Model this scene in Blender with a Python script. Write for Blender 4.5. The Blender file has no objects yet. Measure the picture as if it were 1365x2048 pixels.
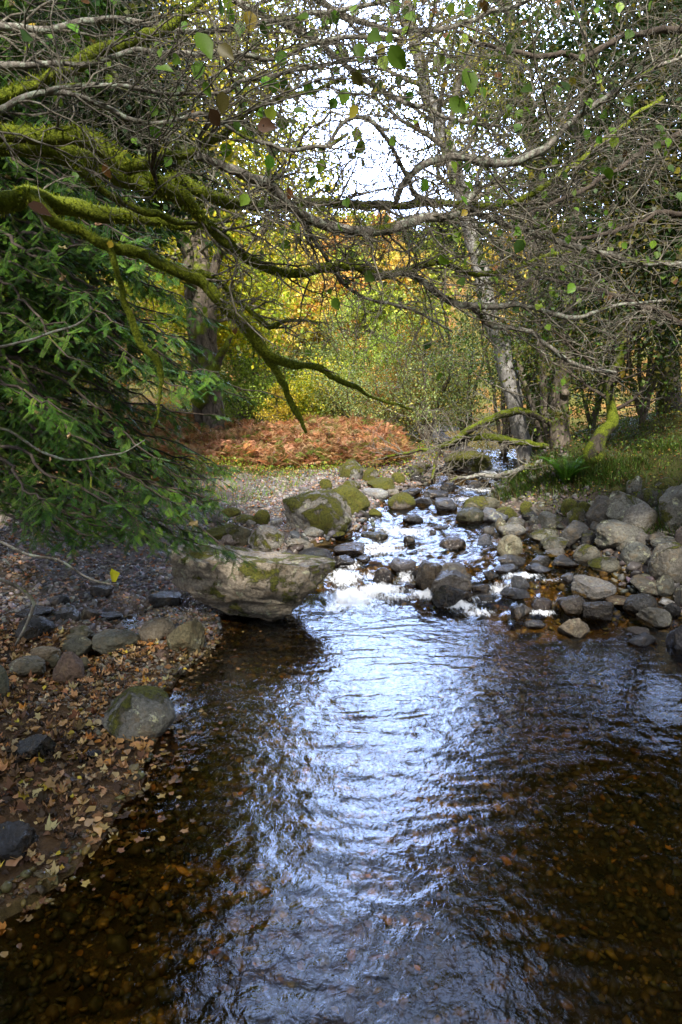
import bpy, math, random
import numpy as np
from mathutils import Vector

R_ = math.radians
rng = np.random.default_rng(7)
random.seed(7)
SC = bpy.context.scene
COL = SC.collection

# ------------------------------------------------------------------ camera
CAM_H, PITCH, F = 2.4, R_(9.3), 1365.0
cam = bpy.data.cameras.new('camera'); co = bpy.data.objects.new('camera', cam); COL.objects.link(co)
co.location = (0, 0, CAM_H); co.rotation_euler = (math.pi/2 - PITCH, 0, 0)
cam.sensor_fit = 'VERTICAL'; cam.sensor_height = 36; cam.sensor_width = 24; cam.lens = 24
cam.clip_start = 0.05; cam.clip_end = 1500
cam.dof.use_dof = True; cam.dof.focus_distance = 8.0; cam.dof.aperture_fstop = 16.0
SC.camera = co
# ------------------------------------------------------------------ sky, sun, exposure
SUN_EL, SUN_AZ = R_(43), R_(181)      # azimuth measured clockwise from +Y (upstream); negative = left
w = bpy.data.worlds.new('World'); SC.world = w; w.use_nodes = True
nt = w.node_tree; nt.nodes.clear()
wo = nt.nodes.new('ShaderNodeOutputWorld'); bg = nt.nodes.new('ShaderNodeBackground')
sky = nt.nodes.new('ShaderNodeTexSky'); sky.sky_type = 'NISHITA'; sky.sun_disc = False
sky.sun_elevation = SUN_EL; sky.sun_rotation = SUN_AZ; sky.air_density = 1.0; sky.dust_density = 1.6
tc = nt.nodes.new('ShaderNodeTexCoord'); mp = nt.nodes.new('ShaderNodeMapping'); mp.inputs['Scale'].default_value = (1, 1, 2.2)
nz = nt.nodes.new('ShaderNodeTexNoise'); nz.inputs['Scale'].default_value = 2.3; nz.inputs['Detail'].default_value = 7
cr = nt.nodes.new('ShaderNodeValToRGB'); cr.color_ramp.elements[0].position = .36; cr.color_ramp.elements[1].position = .6
sx = nt.nodes.new('ShaderNodeSeparateXYZ'); mr = nt.nodes.new('ShaderNodeMapRange')
mr.inputs['From Min'].default_value = .30; mr.inputs['From Max'].default_value = .62; mr.inputs['To Min'].default_value = .55; mr.inputs['To Max'].default_value = -.25
ad = nt.nodes.new('ShaderNodeMath'); ad.operation = 'ADD'; ad.use_clamp = True
mx = nt.nodes.new('ShaderNodeMixRGB')
# broken cloud: thin and dim over most of the sky, a bright sunlit bank upstream
dt = nt.nodes.new('ShaderNodeVectorMath'); dt.operation = 'DOT_PRODUCT'; dt.inputs[1].default_value = (.06, .93, .36)
cb = nt.nodes.new('ShaderNodeMapRange'); cb.interpolation_type = 'SMOOTHSTEP'; cb.inputs['From Min'].default_value = .84; cb.inputs['From Max'].default_value = .985
cm = nt.nodes.new('ShaderNodeMixRGB'); cm.inputs[1].default_value = (4.6, 5.0, 6.2, 1); cm.inputs[2].default_value = (58.0, 74.0, 118.0, 1)
nt.links.new(tc.outputs['Generated'], dt.inputs[0]); nt.links.new(dt.outputs['Value'], cb.inputs[0]); nz2 = nt.nodes.new('ShaderNodeTexNoise'); nz2.inputs['Scale'].default_value = 5.5; nz2.inputs['Detail'].default_value = 5
cr2 = nt.nodes.new('ShaderNodeMapRange'); cr2.inputs['From Min'].default_value = .35; cr2.inputs['From Max'].default_value = .65; cr2.inputs['To Min'].default_value = .35; cr2.inputs['To Max'].default_value = 1.0
ml = nt.nodes.new('ShaderNodeMath'); ml.operation = 'MULTIPLY'
nt.links.new(tc.outputs['Generated'], nz2.inputs[0]); nt.links.new(nz2.outputs[0], cr2.inputs[0]); nt.links.new(cb.outputs[0], ml.inputs[0]); nt.links.new(cr2.outputs[0], ml.inputs[1])
nt.links.new(ml.outputs[0], cm.inputs[0]); nt.links.new(cm.outputs[0], mx.inputs[2])
L = nt.links.new
L(tc.outputs['Generated'], mp.inputs[0]); L(mp.outputs[0], nz.inputs[0]); L(nz.outputs[0], cr.inputs[0])
L(tc.outputs['Generated'], sx.inputs[0]); L(sx.outputs[2], mr.inputs[0]); L(mr.outputs[0], ad.inputs[0]); L(cr.outputs[0], ad.inputs[1])
L(ad.outputs[0], mx.inputs[0]); L(sky.outputs[0], mx.inputs[1]); L(mx.outputs[0], bg.inputs[0]); L(bg.outputs[0], wo.inputs[0])
bg.inputs[1].default_value = .13
sl = bpy.data.lights.new('sun', 'SUN'); so = bpy.data.objects.new('sun', sl); COL.objects.link(so)
sl.energy = 5.0; sl.angle = R_(3); sl.color = (1, .93, .82)
sd = Vector((math.sin(SUN_AZ)*math.cos(SUN_EL), math.cos(SUN_AZ)*math.cos(SUN_EL), math.sin(SUN_EL)))
so.rotation_euler = sd.to_track_quat('Z', 'Y').to_euler()
vs = SC.view_settings; vs.view_transform = 'Standard'; vs.look = 'None'; vs.gamma = 1; vs.exposure = 1.05; vs.use_curve_mapping = False
SC.cycles.max_bounces = 8; SC.cycles.diffuse_bounces = 3; SC.cycles.glossy_bounces = 3; SC.cycles.transparent_max_bounces = 10
SC.cycles.caustics_reflective = False; SC.cycles.caustics_refractive = False
SC.cycles.use_denoising = True

# ------------------------------------------------------------------ projection helpers (photo pixels, 1365 x 2048)
cp, sp = math.cos(PITCH), math.sin(PITCH)
def ray(px, py):
    u, v = (px-682.5)/F, (1024-py)/F
    return np.array([u, cp+v*sp, -sp+v*cp])
def P(px, py, Y):
    d = ray(px, py); return np.array([0, 0, CAM_H]) + d*(Y/d[1])
def proj(p):
    p = np.atleast_2d(p); y, z = p[:, 1], p[:, 2]-CAM_H
    dep = np.maximum(y*cp - z*sp, 1e-3); up = y*sp + z*cp
    return 682.5+F*p[:, 0]/dep, 1024-F*up/dep

# ------------------------------------------------------------------ noise
def _h(i, j, k, s):
    n = (i*374761393 + j*668265263 + k*2147483647 + s*1274126177) & 0xffffffff
    n = ((n ^ (n >> 13))*1274126177) & 0xffffffff
    return ((n ^ (n >> 16)) & 0xffff)/65535.0
def vnoise(x, y, z=None, s=0):
    x = np.asarray(x, float); y = np.asarray(y, float); z = np.zeros_like(x) if z is None else np.asarray(z, float)
    i, j, k = np.floor(x).astype(np.int64), np.floor(y).astype(np.int64), np.floor(z).astype(np.int64)
    fx, fy, fz = x-i, y-j, z-k
    fx, fy, fz = fx*fx*(3-2*fx), fy*fy*(3-2*fy), fz*fz*(3-2*fz)
    r = 0
    for a in (0, 1):
        for b in (0, 1):
            for c in (0, 1):
                r = r + _h(i+a, j+b, k+c, s)*(fx if a else 1-fx)*(fy if b else 1-fy)*(fz if c else 1-fz)
    return r*2-1
def fbm(x, y, z=None, o=4, s=0, g=.5):
    r, a = 0, 1.0
    x = np.asarray(x, float); y = np.asarray(y, float); z = np.zeros_like(x) if z is None else np.asarray(z, float)
    for q in range(o):
        r = r + a*vnoise(x, y, z, s+q*17); x, y, z = x*2.03+3.1, y*2.03+1.7, z*2.03+5.3; a *= g
    return r
def sstep(a, b, x):
    t = np.clip((x-a)/(b-a), 0, 1); return t*t*(3-2*t)

# ------------------------------------------------------------------ terrain
def zw(X, Y):                                  # level of the stream surface
    X = np.asarray(X, float); Y = np.asarray(Y, float)
    s = sstep(.3, 2.4, X)*.95 - sstep(-.4, -1.3, X)*.9
    return np.interp(Y+s, [-50, 7.9, 8.15, 8.75, 9.0, 9.6, 12, 14.2, 14.9, 18, 40, 90], [0, 0, .06, .24, .30, .36, .60, .78, 1.0, 1.16, 1.6, 1.7])
def hit_w(px, py):
    d = ray(px, py); t = 1.0
    for _ in range(4000):
        p = np.array([0, 0, CAM_H]) + d*t
        if p[2] <= zw(p[0], p[1]): break
        t += .01
    return p
LE = [(-260, 1990), (-60, 1870), (100, 1770), (200, 1700), (270, 1620), (330, 1530), (352, 1480), (345, 1400), (385, 1330), (425, 1290), (455, 1235), (560, 1180), (590, 1105), (700, 1062), (735, 1030), (765, 1000), (850, 965), (900, 938), (955, 905)]
RE = [(1600, 1400), (1500, 1300), (1385, 1215), (1270, 1160), (1160, 1095), (1060, 1062), (990, 1020), (1005, 965), (1040, 925), (1062, 903)]
_l = np.array(sorted([tuple(hit_w(*q)[[1, 0]]) for q in LE])); _r = np.array(sorted([tuple(hit_w(*q)[[1, 0]]) for q in RE]))
_l = np.vstack([[-60, -3.0], [0.5, -2.6], _l, [24, 3.5], [30, 7.5], [45, 12], [120, 12]])
_r = np.vstack([[-60, 6.5], [2, 6.3], _r, [19, 6.2], [24, 9.0], [30, 13], [45, 19], [120, 19]])
_l = _l[np.argsort(_l[:, 0])]; _r = _r[np.argsort(_r[:, 0])]
def xl(Y): return np.interp(Y, _l[:, 0], _l[:, 1])
def xr(Y): return np.interp(Y, _r[:, 0], _r[:, 1])
def terr(X, Y, fine=True):
    X = np.asarray(X, float); Y = np.asarray(Y, float)
    wv = zw(X, Y)
    n1 = fbm(X*.8, Y*.8, o=3, s=5)
    dl = xl(Y) - X + n1*.12; dr = X - xr(Y) + n1*.12
    din = np.minimum(-dl, -dr)
    pool = 1-sstep(6.5, 8.5, Y)
    bed = -.03 - np.minimum(np.maximum(din, 0)*.22, .10+.26*pool)
    left = .03 + np.minimum(np.maximum(dl, 0), 4)*(.075)*(1-.6*sstep(13, 16, Y)) - .10*np.exp(-((dl-1.0)/.25)**2)*sstep(5.2, 5.8, Y)*(1-sstep(7.2, 7.8, Y))
    left = left + .35*sstep(2.0, 5, dl)*(1-sstep(11, 15, Y)) + .12*sstep(14.6, 16.5, Y)*sstep(.2, 1.6, dl) + .10*np.maximum(dl-6, 0)
    near = 1-sstep(5, 7, Y)
    right = .05 + np.maximum(dr, 0)*.10*near + (1-near)*(.55*sstep(0, 1.6, dr) + .45*sstep(1.2, 4.0, dr)+.12*np.maximum(dr-2.5, 0)) + .22*np.maximum(dr-7, 0)
    knoll = .42*np.exp(-((X-3.9)/.75)**2-((Y-12.3)/1.1)**2)
    h = np.where(dl > 0, left, np.where(dr > 0, right, bed))
    h = h + np.where(dl > 0, sstep(-.02, .3, dl), np.where(dr > 0, sstep(-.02, .3, dr), .5))*(n1*.04 + (fbm(X*4, Y*4, o=3, s=9)*.018 if fine else 0)) + knoll*(dr > -.2)
    h = np.where(h > 4, 4+4*np.tanh((h-4)/4), h)
    hill = np.interp(Y, [28, 34, 60, 90, 130, 500], [0, .8, 9.5, 18, 21, 25]) + 1.2*fbm(X*.08, Y*.08, o=3, s=2)*sstep(25, 40, Y)
    return wv + h + hill
def gz(X, Y): return float(terr(np.array([X]), np.array([Y]))[0])
def hit(px, py, water=True):
    d = ray(px, py)
    ts = np.concatenate([np.arange(1.5, 30, .02), np.arange(30, 120, .2)])
    pts = np.array([0, 0, CAM_H]) + ts[:, None]*d
    h = terr(pts[:, 0], pts[:, 1])
    if water: h = np.maximum(h, zw(pts[:, 0], pts[:, 1]))
    i = np.argmax(pts[:, 2] <= h)
    return pts[i] if pts[i, 2] <= h[i] else pts[-1]

# ------------------------------------------------------------------ object helpers
def props(o, label=None, cat=None, group=None, kind=None):
    for k, v in (('label', label), ('category', cat), ('group', group), ('kind', kind)):
        if v: o[k] = v
    return o
def thing(name, loc, label, cat, group=None):
    o = bpy.data.objects.new(name, None); COL.objects.link(o); o.location = loc; o.empty_display_size = .1
    return props(o, label, cat, group)
def mesh(name, verts, facesets, mat, parent=None, col=None, smooth=True, origin=None, extra=None):
    """facesets: list of (n,k) int arrays.  verts in world coordinates; origin moves the object's origin."""
    verts = np.asarray(verts, np.float32)
    if origin is None: origin = np.array(parent.location) if parent is not None else np.zeros(3)
    me = bpy.data.meshes.new(name)
    me.vertices.add(len(verts)); me.vertices.foreach_set('co', (verts-np.asarray(origin, np.float32)).ravel())
    facesets = [np.asarray(f, np.int32) for f in facesets if len(f)]
    loops = np.concatenate([f.ravel() for f in facesets]); tot = np.concatenate([np.full(len(f), f.shape[1], np.int32) for f in facesets])
    st = np.concatenate([[0], np.cumsum(tot)[:-1]]).astype(np.int32)
    me.loops.add(len(loops)); me.loops.foreach_set('vertex_index', loops)
    me.polygons.add(len(tot)); me.polygons.foreach_set('loop_start', st); me.polygons.foreach_set('loop_total', tot)
    if smooth: me.polygons.foreach_set('use_smooth', np.ones(len(tot), bool))
    me.update(calc_edges=True)
    if col is not None:
        a = me.attributes.new('col', 'FLOAT_COLOR', 'POINT')
        c = np.ones((len(verts), 4), np.float32); c[:, :col.shape[1]] = col; a.data.foreach_set('color', c.ravel())
    for k, v in (extra or {}).items():
        a = me.attributes.new(k, 'FLOAT', 'POINT'); a.data.foreach_set('value', np.asarray(v, np.float32))
    me.materials.append(mat)
    o = bpy.data.objects.new(name, me); COL.objects.link(o)
    if parent is not None: o.parent = parent
    else: o.location = origin
    return o
def ico(n):
    import bmesh
    bm = bmesh.new(); bmesh.ops.create_icosphere(bm, subdivisions=n, radius=1)
    v = np.array([q.co[:] for q in bm.verts]); f = np.array([[q.index for q in g.verts] for g in bm.faces]); bm.free()
    return v, f
ICO = {n: ico(n) for n in (1, 2, 3, 4, 5, 6)}

class Tubes:
    def __init__(s): s.v, s.f, s.n, s.t, s.c = [], [], 0, [], []
    def add(s, pts, rad, sides=5, cap=True, c=None):
        pts = np.asarray(pts, float); rad = np.asarray(rad, float); n = len(pts)
        t = np.gradient(pts, axis=0); t /= np.linalg.norm(t, axis=1)[:, None]+1e-9
        ref = np.array([0, 0, 1.0]) if abs(t[:, 2]).mean() < .8 else np.array([1.0, 0, 0])
        a = np.cross(t, ref); a /= np.linalg.norm(a, axis=1)[:, None]+1e-9; b = np.cross(t, a)
        an = np.arange(sides)*2*np.pi/sides
        ring = pts[:, None] + rad[:, None, None]*(np.cos(an)[None, :, None]*a[:, None]+np.sin(an)[None, :, None]*b[:, None])
        s.v.append(ring.reshape(-1, 3))
        i = np.arange(n-1)[:, None]*sides; k = np.arange(sides)[None]; k2 = (k+1) % sides
        q = np.stack([i+k, i+k2, i+sides+k2, i+sides+k], -1).reshape(-1, 4)+s.n
        s.f.append(q)
        if cap and sides >= 5: s.t.append((s.n+(n-1)*sides, sides))
        if c is not None: s.c.append(np.tile(c, (n*sides, 1)))
        s.n += n*sides
    def build(s, name, mat, parent=None, rough=0, **k):
        v = np.concatenate(s.v)
        if rough:
            for ax in range(3): v[:, ax] += rough*fbm(v[:, 0]*9, v[:, 1]*9, v[:, 2]*9, o=3, s=31+ax)
        fs = [np.concatenate(s.f)]
        by = {}
        for st, sd_ in s.t: by.setdefault(sd_, []).append(np.arange(st, st+sd_))
        fs += [np.array(x) for x in by.values()]
        return mesh(name, v, fs, mat, parent, col=np.concatenate(s.c) if s.c else None, **k)

def smooth_path(pts, per=.08, jit=0.0, seed=0):
    """Catmull-Rom through rows of (x,y,z,r)."""
    p = np.asarray(pts, float); p = np.vstack([2*p[0]-p[1], p, 2*p[-1]-p[-2]]); out = []
    for i in range(1, len(p)-2):
        n = max(2, int(np.linalg.norm(p[i+1, :3]-p[i, :3])/per))
        t = np.arange(n)[:, None]/n
        out.append(.5*((2*p[i])+(-p[i-1]+p[i+1])*t+(2*p[i-1]-5*p[i]+4*p[i+1]-p[i+2])*t**2+(-p[i-1]+3*p[i]-3*p[i+1]+p[i+2])*t**3))
    out.append(p[-2][None]); o = np.concatenate(out)
    if jit:
        s_ = np.cumsum(np.r_[0, np.linalg.norm(np.diff(o[:, :3], axis=0), axis=1)])
        for ax in range(3): o[:, ax] += jit*fbm(s_*5, s_*0+ax*7.3+seed, o=3, s=seed)
    o[:, 3] = np.maximum(o[:, 3], .001)
    return o

# leaf templates: (verts, faces) in unit size, lying in XY, tip toward +Y
def _tmpl(kind):
    if kind == 'quad': return np.array([[0, -.5, 0], [.34, 0, .06], [0, .5, 0], [-.34, 0, .06]]), [np.array([[0, 1, 2, 3]])]
    if kind == 'needle': return np.array([[-.07, 0, 0], [.07, 0, 0], [.04, 1, -.05], [-.04, 1, -.05]]), [np.array([[0, 1, 2, 3]])]
    if kind == 'oval':
        v = [[0, -.5, 0], [0, 0, -.03], [0, .56, -.10], [.27, -.32, .07], [.37, .02, .12], [.17, .34, .02], [-.29, -.28, .06], [-.35, .06, .10], [-.19, .33, .01]]
        return np.array(v), [np.array([[0, 3, 4, 1], [1, 4, 5, 2], [0, 1, 7, 6], [1, 2, 8, 7]])]
    if kind == 'maple':
        an = np.radians([-90, -62, -38, -18, 2, 20, 38, 62, 76, 90, 104, 118, 142, 160, 178, 198, 218, 242])
        r = np.array([.20, .40, .46, .36, .44, .58, .45, .37, .45, .62, .45, .37, .45, .56, .44, .36, .46, .40])
        v = np.c_[r*np.cos(an), r*np.sin(an), .25*r*r]; v = np.vstack([[0, -.05, -.02], v]); n = len(an)
        return v, [np.array([[0, 1+i, 1+(i+1) % n] for i in range(n)])]
TM = {k: _tmpl(k) for k in ('quad', 'needle', 'oval', 'maple')}
def frames(d, up):
    d = d/(np.linalg.norm(d, axis=1)[:, None]+1e-9)
    x = np.cross(d, up); x /= np.linalg.norm(x, axis=1)[:, None]+1e-9
    return x, d, np.cross(x, d)
def scatter(kind, pos, d, up, size, colr=None, curl=0.0, zscale=None):
    """copies of a template: y-axis along d, z-axis near up."""
    tv, tf = TM[kind] if isinstance(kind, str) else kind
    x, y, z = frames(d, up); n = len(pos); m = len(tv)
    t = np.repeat(tv[None], n, 0)
    if curl: t = t.copy(); c = (rng.random((n, 1))-.35)*curl; t[:, :, 2] += c*(t[:, :, 0]**2*2.2+t[:, :, 1]**2*1.3)+curl*.25*rng.standard_normal((n, m))*.4*(np.abs(tv[:, 0])+np.abs(tv[:, 1]))[None]
    if np.ndim(size) == 1: size = size[:, None, None]
    elif np.ndim(size) == 2: size = size[:, None, :]; t = t*size; size = 1
    t = t*size
    v = pos[:, None]+t[:, :, 0:1]*x[:, None]+t[:, :, 1:2]*y[:, None]+t[:, :, 2:3]*z[:, None]
    fs = [(f[None]+np.arange(n)[:, None, None]*m).reshape(-1, f.shape[1]) for f in tf]
    c = None if colr is None else np.repeat(colr, m, 0)
    return v.reshape(-1, 3), fs, c
def merge(parts):
    V, F_, C_, n = [], {}, [], 0
    for v, fs, c in parts:
        V.append(v); 
        for f in fs: F_.setdefault(f.shape[1], []).append(f+n)
        if c is not None: C_.append(c)
        n += len(v)
    return np.concatenate(V), [np.concatenate(x) for x in F_.values()], (np.concatenate(C_) if C_ else None)
def pick(cols, n, var=.18, wts=None):
    cols = np.array(cols, float); c = cols[rng.choice(len(cols), n, p=wts)]
    return np.clip(c*(1+var*rng.standard_normal((n, 1)))*(1+.07*rng.standard_normal((n, 3))), .002, .9)
def rdir(n): v = rng.standard_normal((n, 3)); return v/np.linalg.norm(v, axis=1)[:, None]

# ------------------------------------------------------------------ materials
def newmat(name):
    m = bpy.data.materials.new(name); m.use_nodes = True; n = m.node_tree; n.nodes.clear()
    o = n.nodes.new('ShaderNodeOutputMaterial'); return m, n, o
def N(nt, t, **kw):
    n = nt.nodes.new('ShaderNode'+t)
    for k, v in kw.items():
        if k.startswith('_'): setattr(n, k[1:], v)
        else: n.inputs[k.replace('__', ' ')].default_value = v
    return n
def noise(nt, sc, det=5, rough=.55, co_=None, dist=0):
    n = N(nt, 'TexNoise', Scale=sc, Detail=det, Roughness=rough, Distortion=dist)
    if co_ is not None: nt.links.new(co_, n.inputs[0])
    return n
def ramp(nt, src, stops):
    r = nt.nodes.new('ShaderNodeValToRGB'); e = r.color_ramp.elements
    while len(e) < len(stops): e.new(.5)
    for i, (p_, c) in enumerate(stops): e[i].position = p_; e[i].color = (c, c, c, 1) if np.isscalar(c) else (*c, 1)
    nt.links.new(src, r.inputs[0]); return r
def mixc(nt, fac, a, b, mode='MIX'):
    m = nt.nodes.new('ShaderNodeMixRGB'); m.blend_type = mode
    for i, s in enumerate((fac, a, b)):
        if isinstance(s, (int, float)): m.inputs[i].default_value = s
        elif isinstance(s, tuple): m.inputs[i].default_value = (*s, 1)
        else: nt.links.new(s, m.inputs[i])
    return m.outputs[0]
def math_(nt, op, a, b=None, clamp=False):
    m = nt.nodes.new('ShaderNodeMath'); m.operation = op; m.use_clamp = clamp
    for i, s in enumerate((a, b)):
        if s is None: continue
        if isinstance(s, (int, float)): m.inputs[i].default_value = s
        else: nt.links.new(s, m.inputs[i])
    return m.outputs[0]

def leaf_mat(name, trans=.35, rough=.5, spec=.3):
    m, n, o = newmat(name); a = N(n, 'Attribute', _attribute_name='col')
    p = N(n, 'BsdfPrincipled', Roughness=rough); p.inputs['Specular IOR Level'].default_value = spec
    t = N(n, 'BsdfTranslucent'); mx_ = N(n, 'MixShader', Fac=trans)
    n.links.new(a.outputs[0], p.inputs['Base Color'])
    g = mixc(n, 1.0, a.outputs[0], (1.5, 1.45, .7), 'MULTIPLY'); n.links.new(g, t.inputs[0])
    n.links.new(p.outputs[0], mx_.inputs[1]); n.links.new(t.outputs[0], mx_.inputs[2]); n.links.new(mx_.outputs[0], o.inputs[0]); return m
M = {}
M['leaf'] = leaf_mat('leaf'); M['needle'] = leaf_mat('yew_needles', .2, .6, .15); M['litter'] = leaf_mat('dead_leaf', .12, .6, .25)

def stone_mat(name, wet=0.0, lichen=.5, under=False):
    """colour from the object's own colour; alpha of that colour = how much moss it carries."""
    m, n, o = newmat(name); L_ = n.links.new
    oi = N(n, 'ObjectInfo'); tc_ = N(n, 'TexCoord'); geo = N(n, 'NewGeometry'); wa = N(n, 'Attribute', _attribute_name='wet')
    va = N(n, 'VectorMath', _operation='ADD'); L_(tc_.outputs['Object'], va.inputs[0])
    vm = N(n, 'VectorMath', _operation='SCALE'); L_(oi.outputs['Random'], vm.inputs['Scale']); vm.inputs[0].default_value = (37, 19, 53); L_(vm.outputs[0], va.inputs[1])
    C_ = va.outputs[0]
    n1 = noise(n, 3.2, 8, .62, C_, .4); n2 = noise(n, 38, 6, .7, C_); n3 = noise(n, 11, 6, .6, C_, .6)
    base = mixc(n, ramp(n, n1.outputs[0], [(.3, .0), (.7, 1.0)]).outputs[0], mixc(n, 1.0, oi.outputs['Color'], (.55, .5, .46), 'MULTIPLY'), mixc(n, 1.0, oi.outputs['Color'], (1.25, 1.25, 1.22), 'MULTIPLY'))
    base = mixc(n, ramp(n, n2.outputs[0], [(.38, .75), (.58, 0)]).outputs[0], base, mixc(n, 1.0, oi.outputs['Color'], (.28, .26, .23), 'MULTIPLY'))
    base = mixc(n, ramp(n, n3.outputs[0], [(.52, 0), (.66, .45)]).outputs[0], base, (.20, .14, .07))
    # lichen blotches
    v = N(n, 'TexVoronoi', Scale=9.0); L_(mixc(n, .35, C_, n3.outputs['Color'], 'ADD'), v.inputs[0]) if False else L_(C_, v.inputs[0])
    lm = math_(n, 'MULTIPLY', ramp(n, noise(n, 8.5, 9, .76, C_, .1).outputs[0], [(.56, 0), (.60, 1)]).outputs[0], ramp(n, noise(n, 2.0, 3, .5, C_).outputs[0], [(.42, 0), (.55, 1)]).outputs[0])
    lm = math_(n, 'MULTIPLY', lm, lichen)
    base = mixc(n, lm, base, mixc(n, ramp(n, n2.outputs[0], [(.4, 0), (.6, 1)]).outputs[0], (.42, .43, .36), (.55, .55, .30)))
    sz = N(n, 'SeparateXYZ'); L_(geo.outputs['Normal'], sz.inputs[0])
    # moss: patches with their own shape, a little likelier on upward faces
    mn = math_(n, 'ADD', noise(n, 2.6, 8, .66, C_, .5).outputs[0], math_(n, 'MULTIPLY', sz.outputs[2], .05))
    mn = math_(n, 'ADD', mn, math_(n, 'MULTIPLY', math_(n, 'SUBTRACT', oi.outputs['Alpha'], .5), .5))
    dry = math_(n, 'SUBTRACT', 1.0, wa.outputs['Fac'], True)
    mm = math_(n, 'MULTIPLY', ramp(n, mn, [(.545, 0), (.60, 1)]).outputs[0], dry)
    mc = mixc(n, ramp(n, n2.outputs[0], [(.35, 0), (.65, 1)]).outputs[0], (.035, .042, .005), (.15, .15, .014))
    mc = mixc(n, ramp(n, n3.outputs[0], [(.5, 0), (.7, .6)]).outputs[0], mc, (.10, .075, .012))
    base = mixc(n, mm, base, mc)
    wetc = mixc(n, math_(n, 'MULTIPLY', wa.outputs['Fac'], .62), base, mixc(n, 1.0, base, (.34, .30, .27), 'MULTIPLY'))
    if wet: wetc = mixc(n, wet*.55, wetc, mixc(n, 1.0, wetc, (.42, .42, .46), 'MULTIPLY'))
    b = N(n, 'BsdfPrincipled'); L_(wetc, b.inputs['Base Color'])
    rr = math_(n, 'SUBTRACT', math_(n, 'ADD', .80-.52*wet, math_(n, 'MULTIPLY', mm, .25)), math_(n, 'MULTIPLY', wa.outputs['Fac'], .45), True)
    rr = math_(n, 'MAXIMUM', math_(n, 'ADD', rr, math_(n, 'MULTIPLY', math_(n, 'SUBTRACT', n3.outputs[0], .5), .5)), .12)
    L_(rr, b.inputs['Roughness'])
    h = math_(n, 'ADD', math_(n, 'MULTIPLY', n2.outputs[0], .45), math_(n, 'MULTIPLY', n3.outputs[0], 1.0))
    h = math_(n, 'ADD', h, math_(n, 'MULTIPLY', mm, math_(n, 'ADD', .5, noise(n, 90, 3, .6, C_).outputs[0])))
    h = math_(n, 'ADD', h, math_(n, 'MULTIPLY', lm, .12))
    bp = N(n, 'Bump', Strength=.95, Distance=.04); L_(h, bp.inputs['Height']); L_(bp.outputs[0], b.inputs['Normal'])
    L_(b.outputs[0], o.inputs[0]); return m
M['dry'] = stone_mat('dry_stone', 0, .6); M['lichen'] = stone_mat('lichened_stone', 0, .95); M['wet'] = stone_mat('wet_stone', .8, .1)

def col_mat(name, rough=.7, bump=.4, scale=40, spec=.4, vary=.5, dist=.01):
    m, n, o = newmat(name); L_ = n.links.new
    a = N(n, 'Attribute', _attribute_name='col'); tc_ = N(n, 'TexCoord'); nn = noise(n, scale, 6, .65, tc_.outputs['Object'])
    c = mixc(n, ramp(n, nn.outputs[0], [(.3, vary), (.7, 0)]).outputs[0], a.outputs[0], mixc(n, 1.0, a.outputs[0], (.3, .28, .26), 'MULTIPLY'))
    b = N(n, 'BsdfPrincipled', Roughness=rough); b.inputs['Specular IOR Level'].default_value = spec
    L_(c, b.inputs['Base Color']); bp = N(n, 'Bump', Strength=bump, Distance=dist); L_(nn.outputs[0], bp.inputs['Height']); L_(bp.outputs[0], b.inputs['Normal'])
    L_(b.outputs[0], o.inputs[0]); return m
M['ground'] = col_mat('earth_and_gravel', .85, .9, 22, .2, .75, .05)
M['pebble'] = col_mat('pebble', .55, .3, 60, .4, .45)
M['bedpebble'] = col_mat('bed_pebble', .35, .2, 60, .3, .4)

def bark_mat(name, c1, c2, moss=.5, mossc=((.06, .085, .006), (.20, .24, .016)), scale=1.0, lich=0.0):
    """moss: 0 none .. 1 coat"""
    m, n, o = newmat(name); L_ = n.links.new; tc_ = N(n, 'TexCoord'); geo = N(n, 'NewGeometry')
    mpn = N(n, 'Mapping'); mpn.inputs['Scale'].default_value = (1, 1, .35); L_(tc_.outputs['Object'], mpn.inputs[0])
    n1 = noise(n, 14*scale, 8, .7, mpn.outputs[0], .8); n2 = noise(n, 3*scale, 5, .6, tc_.outputs['Object']); n3 = noise(n, 70*scale, 4, .7, tc_.outputs['Object'])
    c = mixc(n, ramp(n, n1.outputs[0], [(.36, 0), (.62, 1)]).outputs[0], c1, c2)
    if lich: c = mixc(n, math_(n, 'MULTIPLY', ramp(n, noise(n, 24*scale, 5, .6, tc_.outputs['Object']).outputs[0], [(.52, 0), (.58, 1)]).outputs[0], lich), c, (.36, .40, .33))
    sz = N(n, 'SeparateXYZ'); L_(geo.outputs['Normal'], sz.inputs[0])
    mf = math_(n, 'ADD', n2.outputs[0], math_(n, 'MULTIPLY', sz.outputs[2], .10)); mf = math_(n, 'ADD', mf, (moss-.5)*.6)
    mf = math_(n, 'ADD', mf, math_(n, 'MULTIPLY', math_(n, 'SUBTRACT', n3.outputs[0], .5), .25))
    mm = ramp(n, mf, [(.5, 0), (.58, 1)]).outputs[0]
    c = mixc(n, mm, c, mixc(n, ramp(n, n3.outputs[0], [(.35, 0), (.65, 1)]).outputs[0], *mossc))
    b = N(n, 'BsdfPrincipled', Roughness=.85); b.inputs['Specular IOR Level'].default_value = .25; L_(c, b.inputs['Base Color'])
    h = math_(n, 'ADD', math_(n, 'MULTIPLY', n1.outputs[0], 1.0), math_(n, 'MULTIPLY', math_(n, 'MULTIPLY', mm, n3.outputs[0]), 1.2))
    bp = N(n, 'Bump', Strength=.9, Distance=.02); L_(h, bp.inputs['Height']); L_(bp.outputs[0], b.inputs['Normal']); L_(b.outputs[0], o.inputs[0]); return m
M['mossy'] = bark_mat('mossy_limb', (.05, .04, .03), (.22, .2, .17), 1.0, ((.07, .095, .008), (.25, .30, .02)))
M['limb'] = bark_mat('lichened_limb', (.06, .05, .04), (.32, .29, .26), .36, lich=.9, scale=1.5)
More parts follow.
